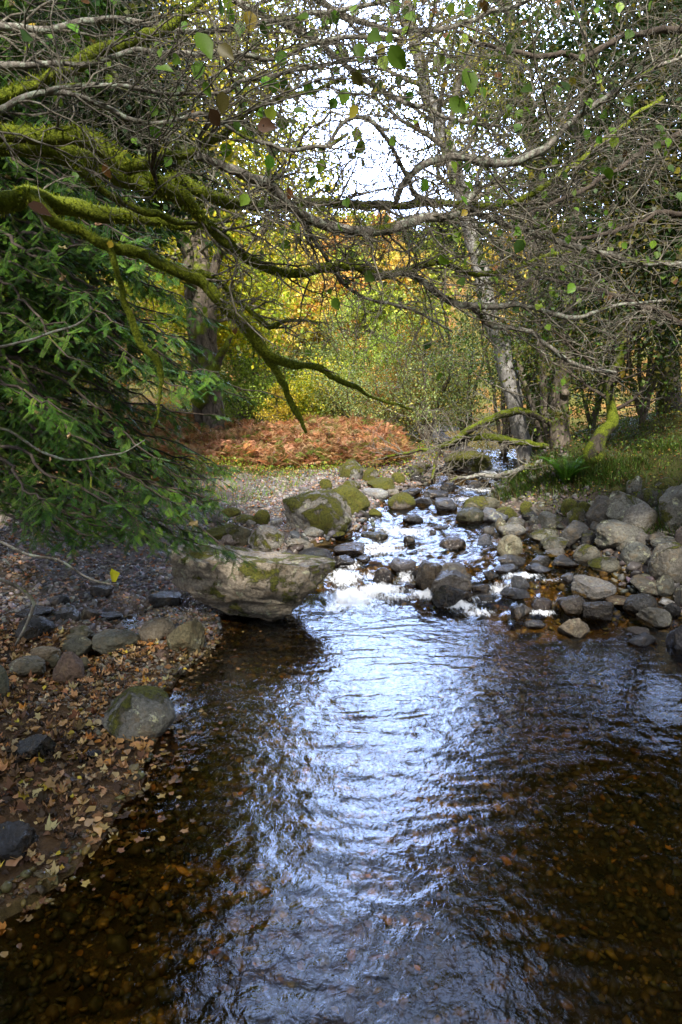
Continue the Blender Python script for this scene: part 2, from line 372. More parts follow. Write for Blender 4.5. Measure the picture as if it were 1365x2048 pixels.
M['twig'] = bark_mat('grey_twig', (.045, .036, .026), (.25, .22, .18), .22, lich=.3, scale=2)
M['darktwig'] = bark_mat('dark_twig', (.03, .022, .018), (.09, .07, .055), .25)
M['palebark'] = bark_mat('pale_bark', (.15, .14, .13), (.33, .32, .31), .3, scale=.8, lich=.12)
M['brownbark'] = bark_mat('brown_bark', (.04, .032, .025), (.20, .165, .13), .42, scale=.8)
M['darkmoss'] = bark_mat('dark_mossy_bark', (.02, .017, .013), (.08, .065, .05), .62, ((.04, .06, .005), (.19, .23, .014)))

def water_mat():
    m, n, o = newmat('stream_water'); L_ = n.links.new
    geo = N(n, 'NewGeometry'); fa = N(n, 'Attribute', _attribute_name='foam'); ra = N(n, 'Attribute', _attribute_name='rough')
    mpn = N(n, 'Mapping'); mpn.inputs['Scale'].default_value = (1, .8, .6); L_(geo.outputs['Position'], mpn.inputs[0])
    n1 = noise(n, 13, 3, .5, mpn.outputs[0], .6); n2 = noise(n, 42, 2, .6, mpn.outputs[0], .5)
    h = math_(n, 'ADD', math_(n, 'MULTIPLY', n1.outputs[0], 1.0), math_(n, 'MULTIPLY', n2.outputs[0], .30))
    h = math_(n, 'MULTIPLY', h, ra.outputs['Fac'])
    bp = N(n, 'Bump', Strength=.26, Distance=.03); L_(h, bp.inputs['Height'])
    tr = N(n, 'BsdfTransparent'); tr.inputs[0].default_value = (.82, .67, .36, 1)
    gl = N(n, 'BsdfGlossy', Roughness=.04); gl.inputs[0].default_value = (.86, .92, 1, 1); L_(bp.outputs[0], gl.inputs['Normal'])
    fr = N(n, 'Fresnel', IOR=1.42); L_(bp.outputs[0], fr.inputs[1])
    mx1 = N(n, 'MixShader'); L_(fr.outputs[0], mx1.inputs[0]); L_(tr.outputs[0], mx1.inputs[1]); L_(gl.outputs[0], mx1.inputs[2])
    mf_ = N(n, 'Mapping'); mf_.inputs['Scale'].default_value = (1, .42, .42); L_(geo.outputs['Position'], mf_.inputs[0]); fn = noise(n, 34, 8, .78, mf_.outputs[0], .7)
    ff = math_(n, 'ADD', math_(n, 'MULTIPLY', fa.outputs['Fac'], .66), math_(n, 'MULTIPLY', math_(n, 'SUBTRACT', fn.outputs[0], .5), 1.7)); ff = ramp(n, ff, [(.27, 0), (.56, 1)])
    fo = N(n, 'BsdfPrincipled', Roughness=.45); fo.inputs['Base Color'].default_value = (.76, .79, .83, 1); L_(bp.outputs[0], fo.inputs['Normal'])
    mx2 = N(n, 'MixShader'); L_(math_(n, 'MULTIPLY', ff.outputs[0], .93), mx2.inputs[0]); L_(mx1.outputs[0], mx2.inputs[1]); L_(fo.outputs[0], mx2.inputs[2])
    L_(mx2.outputs[0], o.inputs[0]); return m
M['water'] = water_mat()

# ================================================================== GROUND AND WATER
def axis(segs):
    a = [segs[0][0]]
    for lo, hi, st in segs: a += list(np.arange(lo+st, hi+st*.5, st))
    return np.array(a)
def grid(xs, ys):
    X, Y = np.meshgrid(xs, ys); nx, ny = len(xs), len(ys)
    i = (np.arange(ny-1)[:, None]*nx+np.arange(nx-1)[None]).ravel()
    return X.ravel(), Y.ravel(), np.stack([i, i+1, i+nx+1, i+nx], -1)
xs = axis([(-300, -60, 20), (-60, -20, 4), (-20, -7, .6), (-7, 9, .055), (9, 20, .5), (20, 60, 4), (60, 300, 20)])
ys = axis([(-120, -20, 10), (-20, 0, 1), (0, 1.2, .3), (1.2, 19, .055), (19, 40, .4), (40, 100, 2), (100, 400, 15)])
X, Y, fq = grid(xs, ys); Z = terr(X, Y)
dl = xl(Y)-X; dr = X-xr(Y)
n1 = fbm(X*1.6, Y*1.6, o=4, s=77)[:, None]; n2 = fbm(X*7, Y*7, o=3, s=78)[:, None]
def C(*c): return np.array(c)
gravel = C(.22, .19, .175)*(1+.35*n2); litter = C(.13, .075, .035)*(1+.4*n2); green = C(.06, .085, .016)*(1+.35*n2); bedc = C(.085, .058, .020)*(1+.5*n2)
brown = C(.12, .07, .03)*(1+.3*n2)
tl = sstep(6.0, 8.5, Y)[:, None]
left = litter*(1-tl)+gravel*tl
lg = sstep(.0, .4, .5*n1[:, 0]+(dl-3.2)*.5)[:, None]; left = left*(1-lg)+(green*.5+brown*.5)*lg
right = gravel*.5+brown*.3; rg = sstep(.5, 1.5, dr+.4*n1[:, 0])[:, None]; right = right*(1-rg)+(green*.7+brown*.3)*rg
col = np.where((dl > 0)[:, None], left, np.where((dr > 0)[:, None], right, bedc))
far = sstep(14.5, 17, Y)[:, None]*((dl > .6) | (dr > .6))[:, None]; col = col*(1-far)+(green*.6+brown*.5)*far
ff = sstep(24, 34, Y)[:, None]; hillc = np.where(n1 > 0, C(.36, .20, .06), C(.20, .20, .05))*(1+.3*n2); col = col*(1-ff)+hillc*ff
g = mesh('ground', np.c_[X, Y, Z], [fq], M['ground'], col=np.clip(col, .01, .8)); props(g, kind='structure')
g['label'] = 'gravel beaches, stream bed and grassy banks of the wooded valley'

xs = axis([(-9, -3.6, .3), (-3.6, 5.4, .024), (5.4, 9, .2), (9, 20, 1)])
ys = axis([(-20, 0, 1), (0, 1.6, .2), (1.6, 9.6, .024), (9.6, 17.5, .04), (17.5, 50, .5)])
X, Y, fq = grid(xs, ys)
FO = [(705, 1198, 58, 22, 1.25), (755, 1186, 55, 14, 1.1), (690, 1158, 40, 16, .95), (700, 1130, 30, 10, .6), (790, 1200, 40, 10, .8), (740, 1150, 30, 14, .6), (850, 1190, 34, 10, 1.1), (925, 1216, 30, 9, 1.05), (955, 1228, 40, 8, .8), (812, 1160, 22, 16, .75),
      (1045, 1152, 45, 7, .85), (1085, 1228, 28, 7, .9), (1000, 1178, 34, 16, .7), (965, 1200, 30, 12, .7), (1030, 1190, 40, 7, .5), (978, 945, 26, 12, 1.1), (1000, 960, 24, 8, .7), (960, 978, 50, 7, .6), (925, 1000, 60, 6, .5),
      (760, 1098, 60, 18, .62), (800, 1062, 60, 12, .6), (850, 1035, 55, 7, .5), (860, 1100, 50, 10, .4), (430, 1270, 18, 4, .8), (745, 1214, 70, 20, .6), (670, 1215, 25, 12, .9), (1120, 1200, 60, 8, .35), (735, 1040, 30, 8, .4), (1100, 1160, 50, 5, .5), (880, 1240, 60, 7, .3)]
foam = np.zeros(len(X)); Zb = zw(X, Y); u, v = proj(np.c_[X, Y, Zb]); vis = Y > 1.2
for a, b, rx, ry, s_ in FO:
    foam = np.maximum(foam, np.where(vis, s_*np.exp(-((u-a)/rx)**2-((v-b)/ry)**2*.8), 0))
foam += .10*sstep(9.0, 9.6, Y)*(vnoise(X*2, Y*2, s=3)+.3)
slope = np.gradient(zw(X, Y)) if False else (zw(X, Y+.05)-zw(X, Y-.05))/.1
rif = np.clip(sstep(7.0, 8.2, Y+.4*X*(X > 0)*.3)*.55+slope*1.6+foam*.6, 0, 1.2)
wx = X+.22*vnoise(X*1.3, Y*1.1, s=5); wy = Y+.20*vnoise(X*1.1+9, Y*1.4, s=6)
wv = .0052*fbm(wx*3.8, wy*9.5, o=3, s=11, g=.5)+.0022*fbm(wx*13, wy*24, o=2, s=12)+.006*fbm(X*1.3, Y*1.2, o=2, s=19)
wv2 = .035*fbm(X*5, Y*3.4, o=4, s=13, g=.6)
cx0 = .55+.1*np.sin(Y*1.3); calm = np.exp(-(np.maximum(np.abs(X-cx0)-.9, 0)/.8)**2)*(.25+.75*sstep(2.4, 4.6, Y)); calm = np.clip(.26+.74*np.maximum(calm, sstep(6.0, 7.2, Y)), 0, 1)*(1+.35*vnoise(X*.9, Y*.7, s=71))
wv = wv*calm
Zs = Zb+wv*(1-.3*rif)+wv2*rif+foam*.02
keep = (terr(X, Y, False) < Zb+.14)[fq].any(1)
used = np.zeros(len(X), bool); used[fq[keep].ravel()] = True; idx = np.cumsum(used)-1
wat = mesh('water', np.c_[X, Y, Zs][used], [idx[fq[keep]]], M['water'], extra={'foam': foam[used], 'rough': calm[used]})
props(wat, 'clear brown stream running over stones with white riffles', kind='structure')

# ================================================================== ROCKS
def rock(px0, py0, px1, py1, kind, tone, moss, label, group=None, cuts=None, depth=.85, tilt=0, yoff=0, seed=None, square=.0, name='boulder', lean=None, zbase=None, cat='boulder', prof=None, sink=.28):
    rs = np.random.default_rng(seed if seed is not None else int(px0*7+py1*13) % 99991)
    big = (px1-px0)
    v, f = ICO[6 if big > 250 else 5 if big > 60 else 4]
    p = v.copy()
    e = 1-.35*square; p = np.sign(p)*np.abs(p)**e; p /= np.max(np.abs(p), axis=0)
    style = 'angular' if 'A' in kind else 'slab' if 'S' in kind else 'round'
    nc = {'angular': 14, 'slab': 10, 'round': 9}[style]
    lo, hi = {'angular': (.50, .80), 'slab': (.6, .85), 'round': (.73, .95)}[style]
    soft = {'angular': .03, 'slab': .04, 'round': .10}[style]
    cl = list(cuts or [])
    if style == 'slab' and not cuts: cl.append(((.25*rs.standard_normal(), .2*rs.standard_normal()-.15, 1), .45))
    for _ in range(nc):
        n_ = rs.standard_normal(3); n_ /= np.linalg.norm(n_); cl.append((n_, rs.uniform(lo, hi)))
    for n_, o_ in cl:
        n_ = np.array(n_, float); n_ /= np.linalg.norm(n_)
        d = p@n_-o_; p = p-n_*(np.where(d > 0, d, 0)*(1-soft))[:, None]*(1.0)
    if prof is not None:
        px_, pt_, pb_ = np.array(prof).T; t_ = (p[:, 2]+1)/2; p[:, 2] = np.interp(p[:, 0], px_, pb_)*(1-t_)+np.interp(p[:, 0], px_, pt_)*t_
    q = p+rs.uniform(0, 50, 3)
    nr = v/np.linalg.norm(v, axis=1)[:, None]
    amp = .10 if style == 'round' else .085
    dsp = amp*fbm(q[:, 0]*1.3, q[:, 1]*1.3, q[:, 2]*1.3, o=3, s=3)+0.034*fbm(q[:, 0]*6, q[:, 1]*6, q[:, 2]*6, o=4, s=8, g=.6)
    pit = np.clip(vnoise(q[:, 0]*9, q[:, 1]*9, q[:, 2]*9, s=31)-.25, 0, 1); dsp -= .035*pit
    if style != 'round' or True: r1 = fbm(q[:, 0]*3, q[:, 1]*3, q[:, 2]*5, o=3, s=21); dsp -= .05*np.clip(.25-np.abs(r1), 0, 1)*2
    p = p+nr*dsp[:, None]
    if tilt: c_, s_ = math.cos(tilt), math.sin(tilt); p = np.c_[p[:, 0]*c_-p[:, 2]*s_, p[:, 1], p[:, 0]*s_+p[:, 2]*c_]
    p /= (p.max(0)-p.min(0))/2
    cx = (px0+px1)/2; fp = hit(cx, min(py1, 2040)-.12*(py1-py0)*0)
    if yoff: fp = hit(cx, py1+yoff)
    Yf = fp[1]; W = (px1-px0)/F*Yf*1.02; D = W*depth; Yc = Yf+D*.42
    zg = float(max(terr(np.array([fp[0]]), np.array([Yc]))[0], zw(fp[0], Yc)-.02)) if zbase is None else zbase
    zg = min(zg, fp[2]+.06)
    p[:, 2] = p[:, 2]*.5+.5-sink
    H = W*.6; Xc = P(cx, py1, Yc)[0]; sc = np.array([W/2, D/2, H/.72])
    for _ in range(7):
        q = p*sc+np.array([Xc, Yc, zg]); m_ = q[:, 2] > zg
        a, b = proj(q[m_]); 
        sc[0] *= np.clip((px1-px0)/(a.max()-a.min()), .6, 1.6); Xc += ((px0+px1)/2-(a.max()+a.min())/2)/F*Yc
        e_ = (b.min()-py0)/F*Yc
        sc[2] = max(sc[2]+e_/max(p[:, 2].max(), .1), .16*W)
        Yc += np.clip((b.max()-py1)/F*Yc*1.6, -.2, .2)*.6
        zg = float(max(terr(np.array([Xc]), np.array([Yc]))[0], zw(Xc, Yc)-.02)) if zbase is None else zbase
    q = p*sc+np.array([Xc, Yc, zg])
    wl = zw(q[:, 0], q[:, 1]); wet = 1-sstep(.015, .05+.03*abs(fbm(q[:, 0]*6, q[:, 1]*6, s=4)), q[:, 2]-wl)
    if 'W' in kind: wet = np.maximum(wet, .75)
    mt = M['wet'] if 'W' in kind else M['lichen'] if 'L' in kind else M['dry']
    o = mesh(name, q, [f], mt, origin=(Xc, Yc, zg), extra={'wet': wet})
    k_ = .72 if 'W' in kind else .90; o.color = (tone[0]*k_, tone[1]*k_, tone[2]*k_, moss); props(o, label, cat, group); return o
G1 = (.25, .24, .22); G2 = (.17, .17, .16); DK = (.075, .075, .078); BR = (.20, .15, .11); TN = (.27, .23, .17); OL = (.15, .14, .085); BL = (.15, .165, .20); PK = (.30, .25, .22)
GR = 'boulders along the stream'
RK = [
 # left bank, behind and around the great boulder
 (565,978,705,1062,'RL',(.30,.29,.26),.60,'large grey boulder with yellow moss on its right shoulder, beyond the great slab boulder'),
 (650,969,741,1030,'R',G1,.92,'rounded boulder wrapped in yellow-green moss, tucked behind the lichened grey boulder'),
 (639,957,666,980,'R',G1,.72,'knee-high mossy stone on the gravel just left of the moss-wrapped boulder'),
 (597,973,636,995,'SL',G1,.52,'tilted grey stone with a mossy corner, behind the left end of the lichened boulder'),
 (444,1014,483,1033,'R',G1,.78,'flat mossy stone on the gravel nearest the bracken'),
 (468,1028,513,1047,'R',G1,.60,'pale grey stone with moss on its right end, below the flat mossy stone'),
 (505,1018,541,1047,'R',G2,.98,'stone fully coated in bright moss on the upper gravel'),
 (411,1046,478,1080,'SL',G2,.66,'broad low stone with a mossy hollow, at the tips of the yew sprays'),
 (450,1050,505,1086,'A',OL,.50,'olive angular stone wedged behind the great boulder'),
 (443,1066,486,1090,'R',PK,.2,'smooth pinkish stone resting against the back of the great boulder'),
 (496,1050,571,1101,'RL',(.33,.32,.30),.54,'whitish lichened boulder right behind the top edge of the great boulder'),
 (572,1075,627,1099,'A',G1,.35,'small grey stone at the water edge in front of the tall lichened boulder'),
 (607,1053,648,1072,'R',(.32,.32,.3),.2,'small oval pale stone in leaves under the tall lichened boulder'),
 (654,1061,691,1075,'R',DK,.75,'low dark mossy stone at the right foot of the tall lichened boulder'),
 (596,1094,668,1123,'SW',DK,.4,'long dark wet slab lying in the current behind the great boulder'),
 (667,1084,731,1110,'AW',(.11,.10,.10),.1,'sharp-edged wet brown rock breaking the current upstream of the cascade'),
 (657,1109,713,1131,'SW',DK,.2,'low black wet rock just right of the great boulder'),
 (424,1025,446,1048,'R',G1,.62,'narrow upright stone half hidden by the yew tips'),
 (493,1039,513,1056,'A',G1,.45,'small wedge stone below the moss-coated stone'),
 (456,1003,473,1015,'A',G1,.2,'small square grey stone at the grass edge'),
 (540,1034,566,1052,'SL',(.33,.34,.35),.2,'flat pale slab left of the tall lichened boulder'),
 # left foreground, dark stones on the gravel
 (297,1181,366,1214,'SW',DK,.2,'glossy black ridged rock beside the dark left tip of the great boulder'),
 (180,1170,229,1195,'SW',(.08,.065,.05),.2,'brown wet block on the gravel below the yellow leaf'),
 (95,1188,141,1212,'SW',BL,.1,'bluish wet slab on the left gravel'),
 (30,1208,109,1238,'SW',DK,.3,'long dark flat rock at the left, below the yew'),
 (35,1228,112,1275,'RW',(.05,.055,.05),.4,'black rounded boulder in the shade at the left'),
 (110,1212,162,1242,'SW',G2,.3,'grey streaked stone right of the black rounded boulder'),
 (30,1250,82,1285,'AW',(.11,.09,.06),.3,'wet brown stone in front of the black rounded boulder'),
 (194,1222,247,1241,'SW',DK,.2,'flat black stone on the gravel halfway to the great boulder'),
 (162,1212,202,1240,'A',(.10,.08,.06),.3,'dull brown stone among pebbles left of the flat black stone'),
 (277,1234,352,1287,'R',TN,.12,'smooth tan boulder, left one of the pair by the side channel'),
 (333,1236,411,1306,'A',(.19,.165,.09),.35,'pointed olive boulder with a crack, standing in the water at the end of the row'),
 (181,1258,288,1311,'RL',(.18,.18,.135),.30,'wide grey-green boulder with a flat top, middle of the left row'),
 (108,1250,192,1290,'S',(.16,.145,.09),.4,'flat olive stone behind the wide grey-green boulder'),
 (121,1270,187,1317,'A',(.15,.15,.11),.35,'blocky dark green stone against the left side of the wide grey-green boulder'),
 (105,1302,172,1371,'R',(.20,.135,.10),.05,'reddish brown upright boulder closest to the leafy bank'),
 (14,1310,92,1354,'R',(.17,.15,.10),.3,'low olive-brown boulder near the left edge'),
 (52,1291,124,1325,'R',(.26,.20,.12),.1,'warm tan boulder behind the reddish brown one'),
 (88,1307,122,1336,'R',OL,.3,'small olive stone squeezed left of the reddish brown boulder'),
 (-22,1328,19,1393,'R',(.16,.17,.12),.3,'grey-green boulder cut by the left edge of the view'),
 (158,1314,181,1342,'R',OL,.3,'small stone peeping out right of the reddish brown boulder'),
 (203,1370,353,1484,'RL',(.20,.20,.18),.52,'round grey boulder with a mossy right side, alone between leaves and water'),
 (27,1467,113,1520,'AW',(.04,.045,.045),.2,'jagged black stone sunk in fallen leaves'),
 (-32,1640,79,1723,'SW',(.045,.045,.048),.0,'smooth dark slab at the lower left edge among leaves'),
 (160,1497,207,1522,'AW',(.05,.045,.045),.1,'small black stone in the leaves left of the shoreline'),
 (306,1298,337,1317,'R',(.2,.13,.1),.1,'small reddish stone in front of the pointed olive boulder'),
 # head of the riffle, centre
 (677,918,728,958,'L',(.32,.32,.31),.60,'pale-topped boulder beside the mossy fallen branch at the head of the gravel'),
 (724,934,757,964,'A',G1,.85,'leaning yellow-mossed block right of the pale-topped boulder'),
 (809,926,858,950,'A',G2,.55,'grey block with a mossy end under the low bare twigs'),
 (886,901,986,943,'RL',(.30,.30,.28),.72,'large domed mossy boulder in the stream near the foot of the pale leaning tree'),
 (684,960,723,978,'R',G1,.6,'low stone half mossed behind the moss-wrapped boulder'),
 (733,954,790,978,'S',G1,.86,'flat slab with a moss cushion in the upper riffle'),
 (724,975,777,996,'SL',(.3,.31,.32),.3,'pale flat slab right of the moss-wrapped boulder'),
 (772,969,800,991,'R',G1,.4,'pale round stone next to the moss cushion slab'),
 (783,944,812,966,'R',G2,.85,'small mossy hump at the left of the upper riffle'),
 (821,949,853,963,'AW',DK,.3,'dark stone upstream of the moss cushion slab'),
 (775,984,832,1019,'R',(.17,.15,.13),.66,'brown stone with a dark mossy head at the left edge of the riffle'),
 (824,994,867,1009,'SW',BL,.1,'flat bluish stone in leaves beside the brown mossy-headed stone'),
 (847,979,899,995,'SW',DK,.3,'long flat black stone crossing the upper riffle'),
 (804,976,842,991,'SW',DK,.3,'thin dark slab left of the long flat black stone'),
 (880,965,913,984,'AW',(.045,.045,.05),.1,'upright black stone in mid-stream'),
 (869,994,915,1021,'AW',BL,.1,'shiny wet stone with a light top in mid-stream'),
 (737,1017,766,1037,'A',DK,.75,'dark mossy stone at the right foot of the moss-wrapped boulder'),
 (805,1029,848,1046,'RW',DK,.5,'low dark stone with fallen leaves on it, mid-riffle'),
 (722,1063,777,1080,'RW',DK,.7,'dark green weedy hump in the bright water'),
 (807,1070,831,1089,'AW',DK,.1,'small black stone alone in the bright water'),
 (879,1075,932,1098,'RW',(.10,.085,.075),.2,'brown wet boulder mid-stream upstream of the pair of grey boulders'),
 (911,1014,974,1046,'RW',(.06,.06,.045),.75,'round black boulder with mossy flanks at the right water edge'),
 (924,992,1002,1021,'R',(.12,.12,.085),.55,'greenish boulder under the overhanging grassy bank'),
 (963,1014,1018,1046,'S',BL,.2,'long bluish grey stone sloping into the pool'),
 (984,1013,1037,1043,'R',OL,.6,'olive rounded stone on top of the long bluish stone'),
 (929,960,983,976,'SW',DK,.2,'low black rock in the upper white water'),
 (987,947,1019,962,'AW',DK,.2,'dark rock splitting the small fall under the pale tree'),
 (930,969,951,981,'AW',BL,.1,'little wet stone at the left of the upper white water'),
 (867,1048,903,1059,'SW',DK,.3,'thin black stone barely above the riffle'),
 (859,1059,879,1069,'AW',DK,.2,'tiny dark stone below the thin black stone'),
 (994,1068,1046,1114,'R',(.26,.245,.17),.42,'cone-shaped olive grey stone with a pointed top, alone at the pool edge'),
 # cascade
 (745,1135,787,1168,'AW',(.06,.05,.045),.2,'dark brown rock at the left lip of the cascade'),
 (779,1114,833,1142,'SW',(.17,.16,.165),.1,'grey flat-topped rock with water falling over its front'),
 (831,1119,888,1173,'SW',(.15,.125,.09),.1,'long brown rock tilted up to the right in the cascade'),
 (876,1124,943,1166,'A',(.14,.135,.125),.25,'smooth dark grey boulder, rear one of the central pair'),
 (861,1138,944,1191,'AW',(.17,.15,.125),.2,'smooth brown-grey boulder, front one of the central pair'),
 (863,1167,949,1213,'AW',(.06,.055,.05),.4,'craggy wet black rock at the foot of the central pair'),
 (801,1167,833,1181,'AW',(.07,.045,.04),.0,'small reddish wet rock at the foot of the little fall'),
 (789,1175,807,1187,'AW',DK,.0,'tiny black rock left of the small reddish wet rock'),
 (944,1168,981,1189,'AW',(.07,.06,.055),.1,'low dark rock right of the central pair'),
 (823,1132,862,1157,'AW',(.03,.03,.03),.0,'black wet rock behind the tilted brown rock'),
 (714,1111,742,1126,'AW',DK,.4,'small dark rock in the fast water above the cascade'),
 (994,1108,1052,1132,'RW',(.11,.11,.11),.2,'flat dark boulder just below the cone-shaped stone'),
 (989,1127,1037,1146,'AW',BL,.1,'bluish wet rock above the right arm of the cascade'),
 (1022,1150,1061,1177,'AW',(.13,.14,.16),.1,'pyramid-shaped wet rock in the right arm of the cascade'),
 (1000,1172,1049,1196,'AW',DK,.2,'dark jagged rock left of the brown ripples'),
 (1050,1125,1104,1147,'AW',(.15,.17,.22),.0,'broad blue-grey wet rock with water sliding off it'),
 (1059,1110,1103,1133,'AW',(.08,.075,.055),.5,'dark lichened rock under yellow leaves'),
 (1102,1109,1158,1135,'AW',DK,.3,'rough black rock right of the yellow leaves'),
 (955,1186,992,1206,'AW',DK,.0,'black rock fragment in the foam below the central pair'),
 (965,1140,1000,1160,'AW',DK,.0,'dark rock with foam streaks left of the right arm of the cascade'),
 # right side
 (1142,1149,1234,1194,'S',(.23,.225,.22),.05,'large smooth light grey slab in the shallows with a red leaf on it'),
 (1120,1145,1157,1166,'AW',BL,.1,'small wet stone behind the large light grey slab'),
 (1112,1189,1178,1227,'RW',(.13,.11,.085),.3,'dark oval boulder with a damp brown top, front of the right shallows'),
 (1163,1202,1229,1239,'AW',(.09,.08,.07),.3,'knobbly glistening boulder right of the dark oval boulder'),
 (1210,1189,1266,1211,'S',(.20,.15,.10),.1,'flat brown stone with leaves, left of the speckled boulder'),
 (1245,1186,1317,1231,'RW',(.13,.125,.11),.3,'speckled wet boulder beside the white stone'),
 (1272,1212,1346,1251,'A',(.17,.165,.145),.25,'wedge-shaped grey boulder in front of the speckled one'),
 (1259,1148,1343,1191,'S',(.19,.175,.145),.2,'long boulder sloping down to the left on the right shore'),
 (1311,1163,1351,1198,'R',(.15,.15,.13),.3,'small rounded boulder under the long sloping boulder'),
 (1344,1134,1390,1168,'R',(.13,.13,.11),.4,'dark boulder cut by the right edge, upper one'),
 (1347,1163,1392,1207,'R',(.16,.155,.14),.2,'dark boulder cut by the right edge, lower one'),
 (1114,1236,1181,1277,'A',(.15,.125,.095),.15,'twisted brown boulder standing furthest out in the right pool'),
 (1048,1239,1093,1257,'SW',(.13,.13,.14),.1,'low bluish stone at the lower end of the right cascade'),
 (1251,1253,1302,1271,'S',(.16,.13,.10),.1,'thin brown flake resting on the cracked dark stone'),
 (1255,1264,1315,1295,'AW',(.11,.11,.125),.0,'cracked dark wet stone in the right pool'),
 (1332,1245,1400,1304,'AW',(.10,.095,.105),.1,'purplish dark boulder at the right edge above the pool'),
 (628,1722,706,1746,'SW',DK,.0,'thin dark stone just breaking the surface in the middle of the near pool'),
 (1325,1204,1365,1232,'AW',DK,.0,'black stone below the white stone'),
 (1316,1193,1352,1209,'S',(.75,.77,.8),.0,'flat white stone between dark boulders'),
 (1021,1206,1064,1237,'AW',DK,.0,'upright glossy black rock at the lower right of the cascade'),
 (1061,1194,1105,1223,'AW',(.11,.09,.08),.0,'brown wet rock behind the glossy black upright rock'),
 (1020,1175,1062,1199,'AW',DK,.2,'black rock below the pyramid-shaped rock'),
 (1175,1113,1245,1146,'RL',(.17,.165,.13),.5,'low mossy-sided boulder in the still water'),
 (1146,1087,1202,1126,'R',(.16,.155,.125),.45,'pitted dark boulder at the back of the still water'),
 (1081,1072,1137,1102,'AL',(.22,.22,.19),.5,'angular pale-flecked boulder behind the red leaf drift'),
 (1089,1096,1131,1114,'S',(.2,.19,.165),.2,'low flat stone in front of the pale-flecked boulder'),
 (1059,1055,1125,1087,'RL',(.20,.20,.16),.6,'mossy-fronted boulder behind the pale-flecked one'),
 (1120,1040,1178,1086,'A',(.18,.18,.175),.3,'tall dark grey boulder with a crest, left of the largest pair'),
 (1162,1061,1193,1090,'A',DK,.5,'shadowy stone in the gap under the crested boulder'),
 (1189,1039,1295,1094,'RL',(.24,.24,.21),.3,'broad light grey boulder in front of the whitish lichened giants'),
 (1180,1041,1207,1063,'R',(.19,.19,.18),.2,'small round stone left of the broad light grey boulder'),
 (1171,990,1242,1049,'R',(.19,.175,.15),.4,'big brown-grey boulder leaning behind the whitish lichened giant'),
 (1206,980,1294,1049,'RL',(.33,.32,.26),.35,'whitish lichened giant boulder with a peaked top on the right bank'),
 (1245,1003,1320,1061,'RL',(.33,.31,.27),.35,'lichen-spotted giant boulder right of the peaked one'),
 (1317,962,1420,1050,'RL',(.25,.245,.21),.55,'huge spotted boulder at the right edge of the view'),
 (1274,975,1330,1011,'R',(.15,.14,.12),.55,'dark boulder behind the lichen-spotted giant'),
 (1252,951,1291,987,'RL',(.24,.24,.2),.6,'upright pale stone in the grass above the giants'),
 (1299,954,1356,987,'RL',(.22,.21,.18),.6,'pair-lobed pale stone in the grass near the right edge'),
 (1070,1022,1124,1056,'SL',(.21,.21,.18),.45,'blocky grey stone under the fern'),
 (1121,996,1159,1029,'R',G2,.97,'bright yellow-mossed stone right of the fern'),
 (1134,1014,1174,1048,'RL',(.24,.23,.19),.6,'pale stone with moss below the yellow-mossed stone'),
 (1152,1002,1187,1024,'R',G2,.85,'mossy stone between the yellow-mossed stone and the giants'),
 (1221,973,1249,991,'R',G2,.98,'small moss cushion stone in the grass behind the giants'),
 (1240,1081,1304,1129,'RL',(.20,.205,.18),.25,'smooth egg-shaped grey boulder overhanging the still water'),
 (1232,1079,1267,1103,'R',(.16,.16,.14),.4,'small stone left of the egg-shaped boulder'),
 (1264,1063,1302,1089,'R',(.19,.18,.165),.2,'grey stone right of the broad light grey boulder'),
 (1285,1064,1331,1089,'A',(.18,.17,.155),.3,'rough grey stone behind the egg-shaped boulder'),
 (1295,1084,1385,1162,'R',(.20,.185,.155),.45,'massive pitted boulder at the right edge above the water'),
 (1300,1071,1362,1098,'RL',(.23,.23,.2),.3,'flat-topped stone behind the massive pitted boulder'),
 (1348,1050,1390,1091,'R',(.2,.16,.14),.2,'pinkish boulder at the right edge behind the flat-topped stone'),
 (990,1034,1014,1061,'R',(.17,.165,.125),.5,'small upright egg-shaped stone at the water edge left of the row'),
 (1010,1033,1053,1055,'R',(.16,.16,.15),.3,'dark round stone behind the small upright egg-shaped stone'),
 (997,1045,1053,1072,'RL',(.20,.20,.19),.45,'low grey stone in the pool margin above the cone-shaped stone'),
 (1040,1001,1066,1027,'R',G2,.7,'mossy stone at the root of the grassy overhang'),
 (1044,1019,1080,1041,'A',DK,.55,'dark mossy stone left of the blocky grey stone'),
 (1058,1032,1082,1051,'R',G2,.3,'little grey stone below the dark mossy stone'),
 (1062,1049,1082,1065,'R',(.22,.2,.18),.2,'little round stone in leaves behind the mossy-fronted boulder'),
 (954,1067,987,1093,'AW',BL,.1,'wet bluish stone left of the cone-shaped stone'),
 (965,1052,992,1068,'RW',G2,.2,'small wet stone upstream of the bluish one'),
]
# the great boulder: flat tilted top, undercut front, blunt right end
rock(340,1086,673,1243,'AL',(.34,.30,.24),.56,'great slab-like boulder with pale flat top and undercut mossy front beside the white water', GR,
     cuts=[((.04,.10,1),.62),((0,-.9,-1),.72),((.05,-1,.15),.74),((1,-.35,.1),.86),((.5,-1,0),.86),((-.9,-.6,.2),.86)], depth=.62, seed=5, square=.6, sink=.07,
     prof=[(-1,.25,-.2),(-.9,.7,-.35),(-.65,1,-.55),(-.3,1,-.8),(.25,.92,-1),(.6,.84,-.9),(.85,.7,-.55),(1,.3,-.15)])
for r in RK: rock(*r[:8], group=GR)
print('rocks', len(RK))

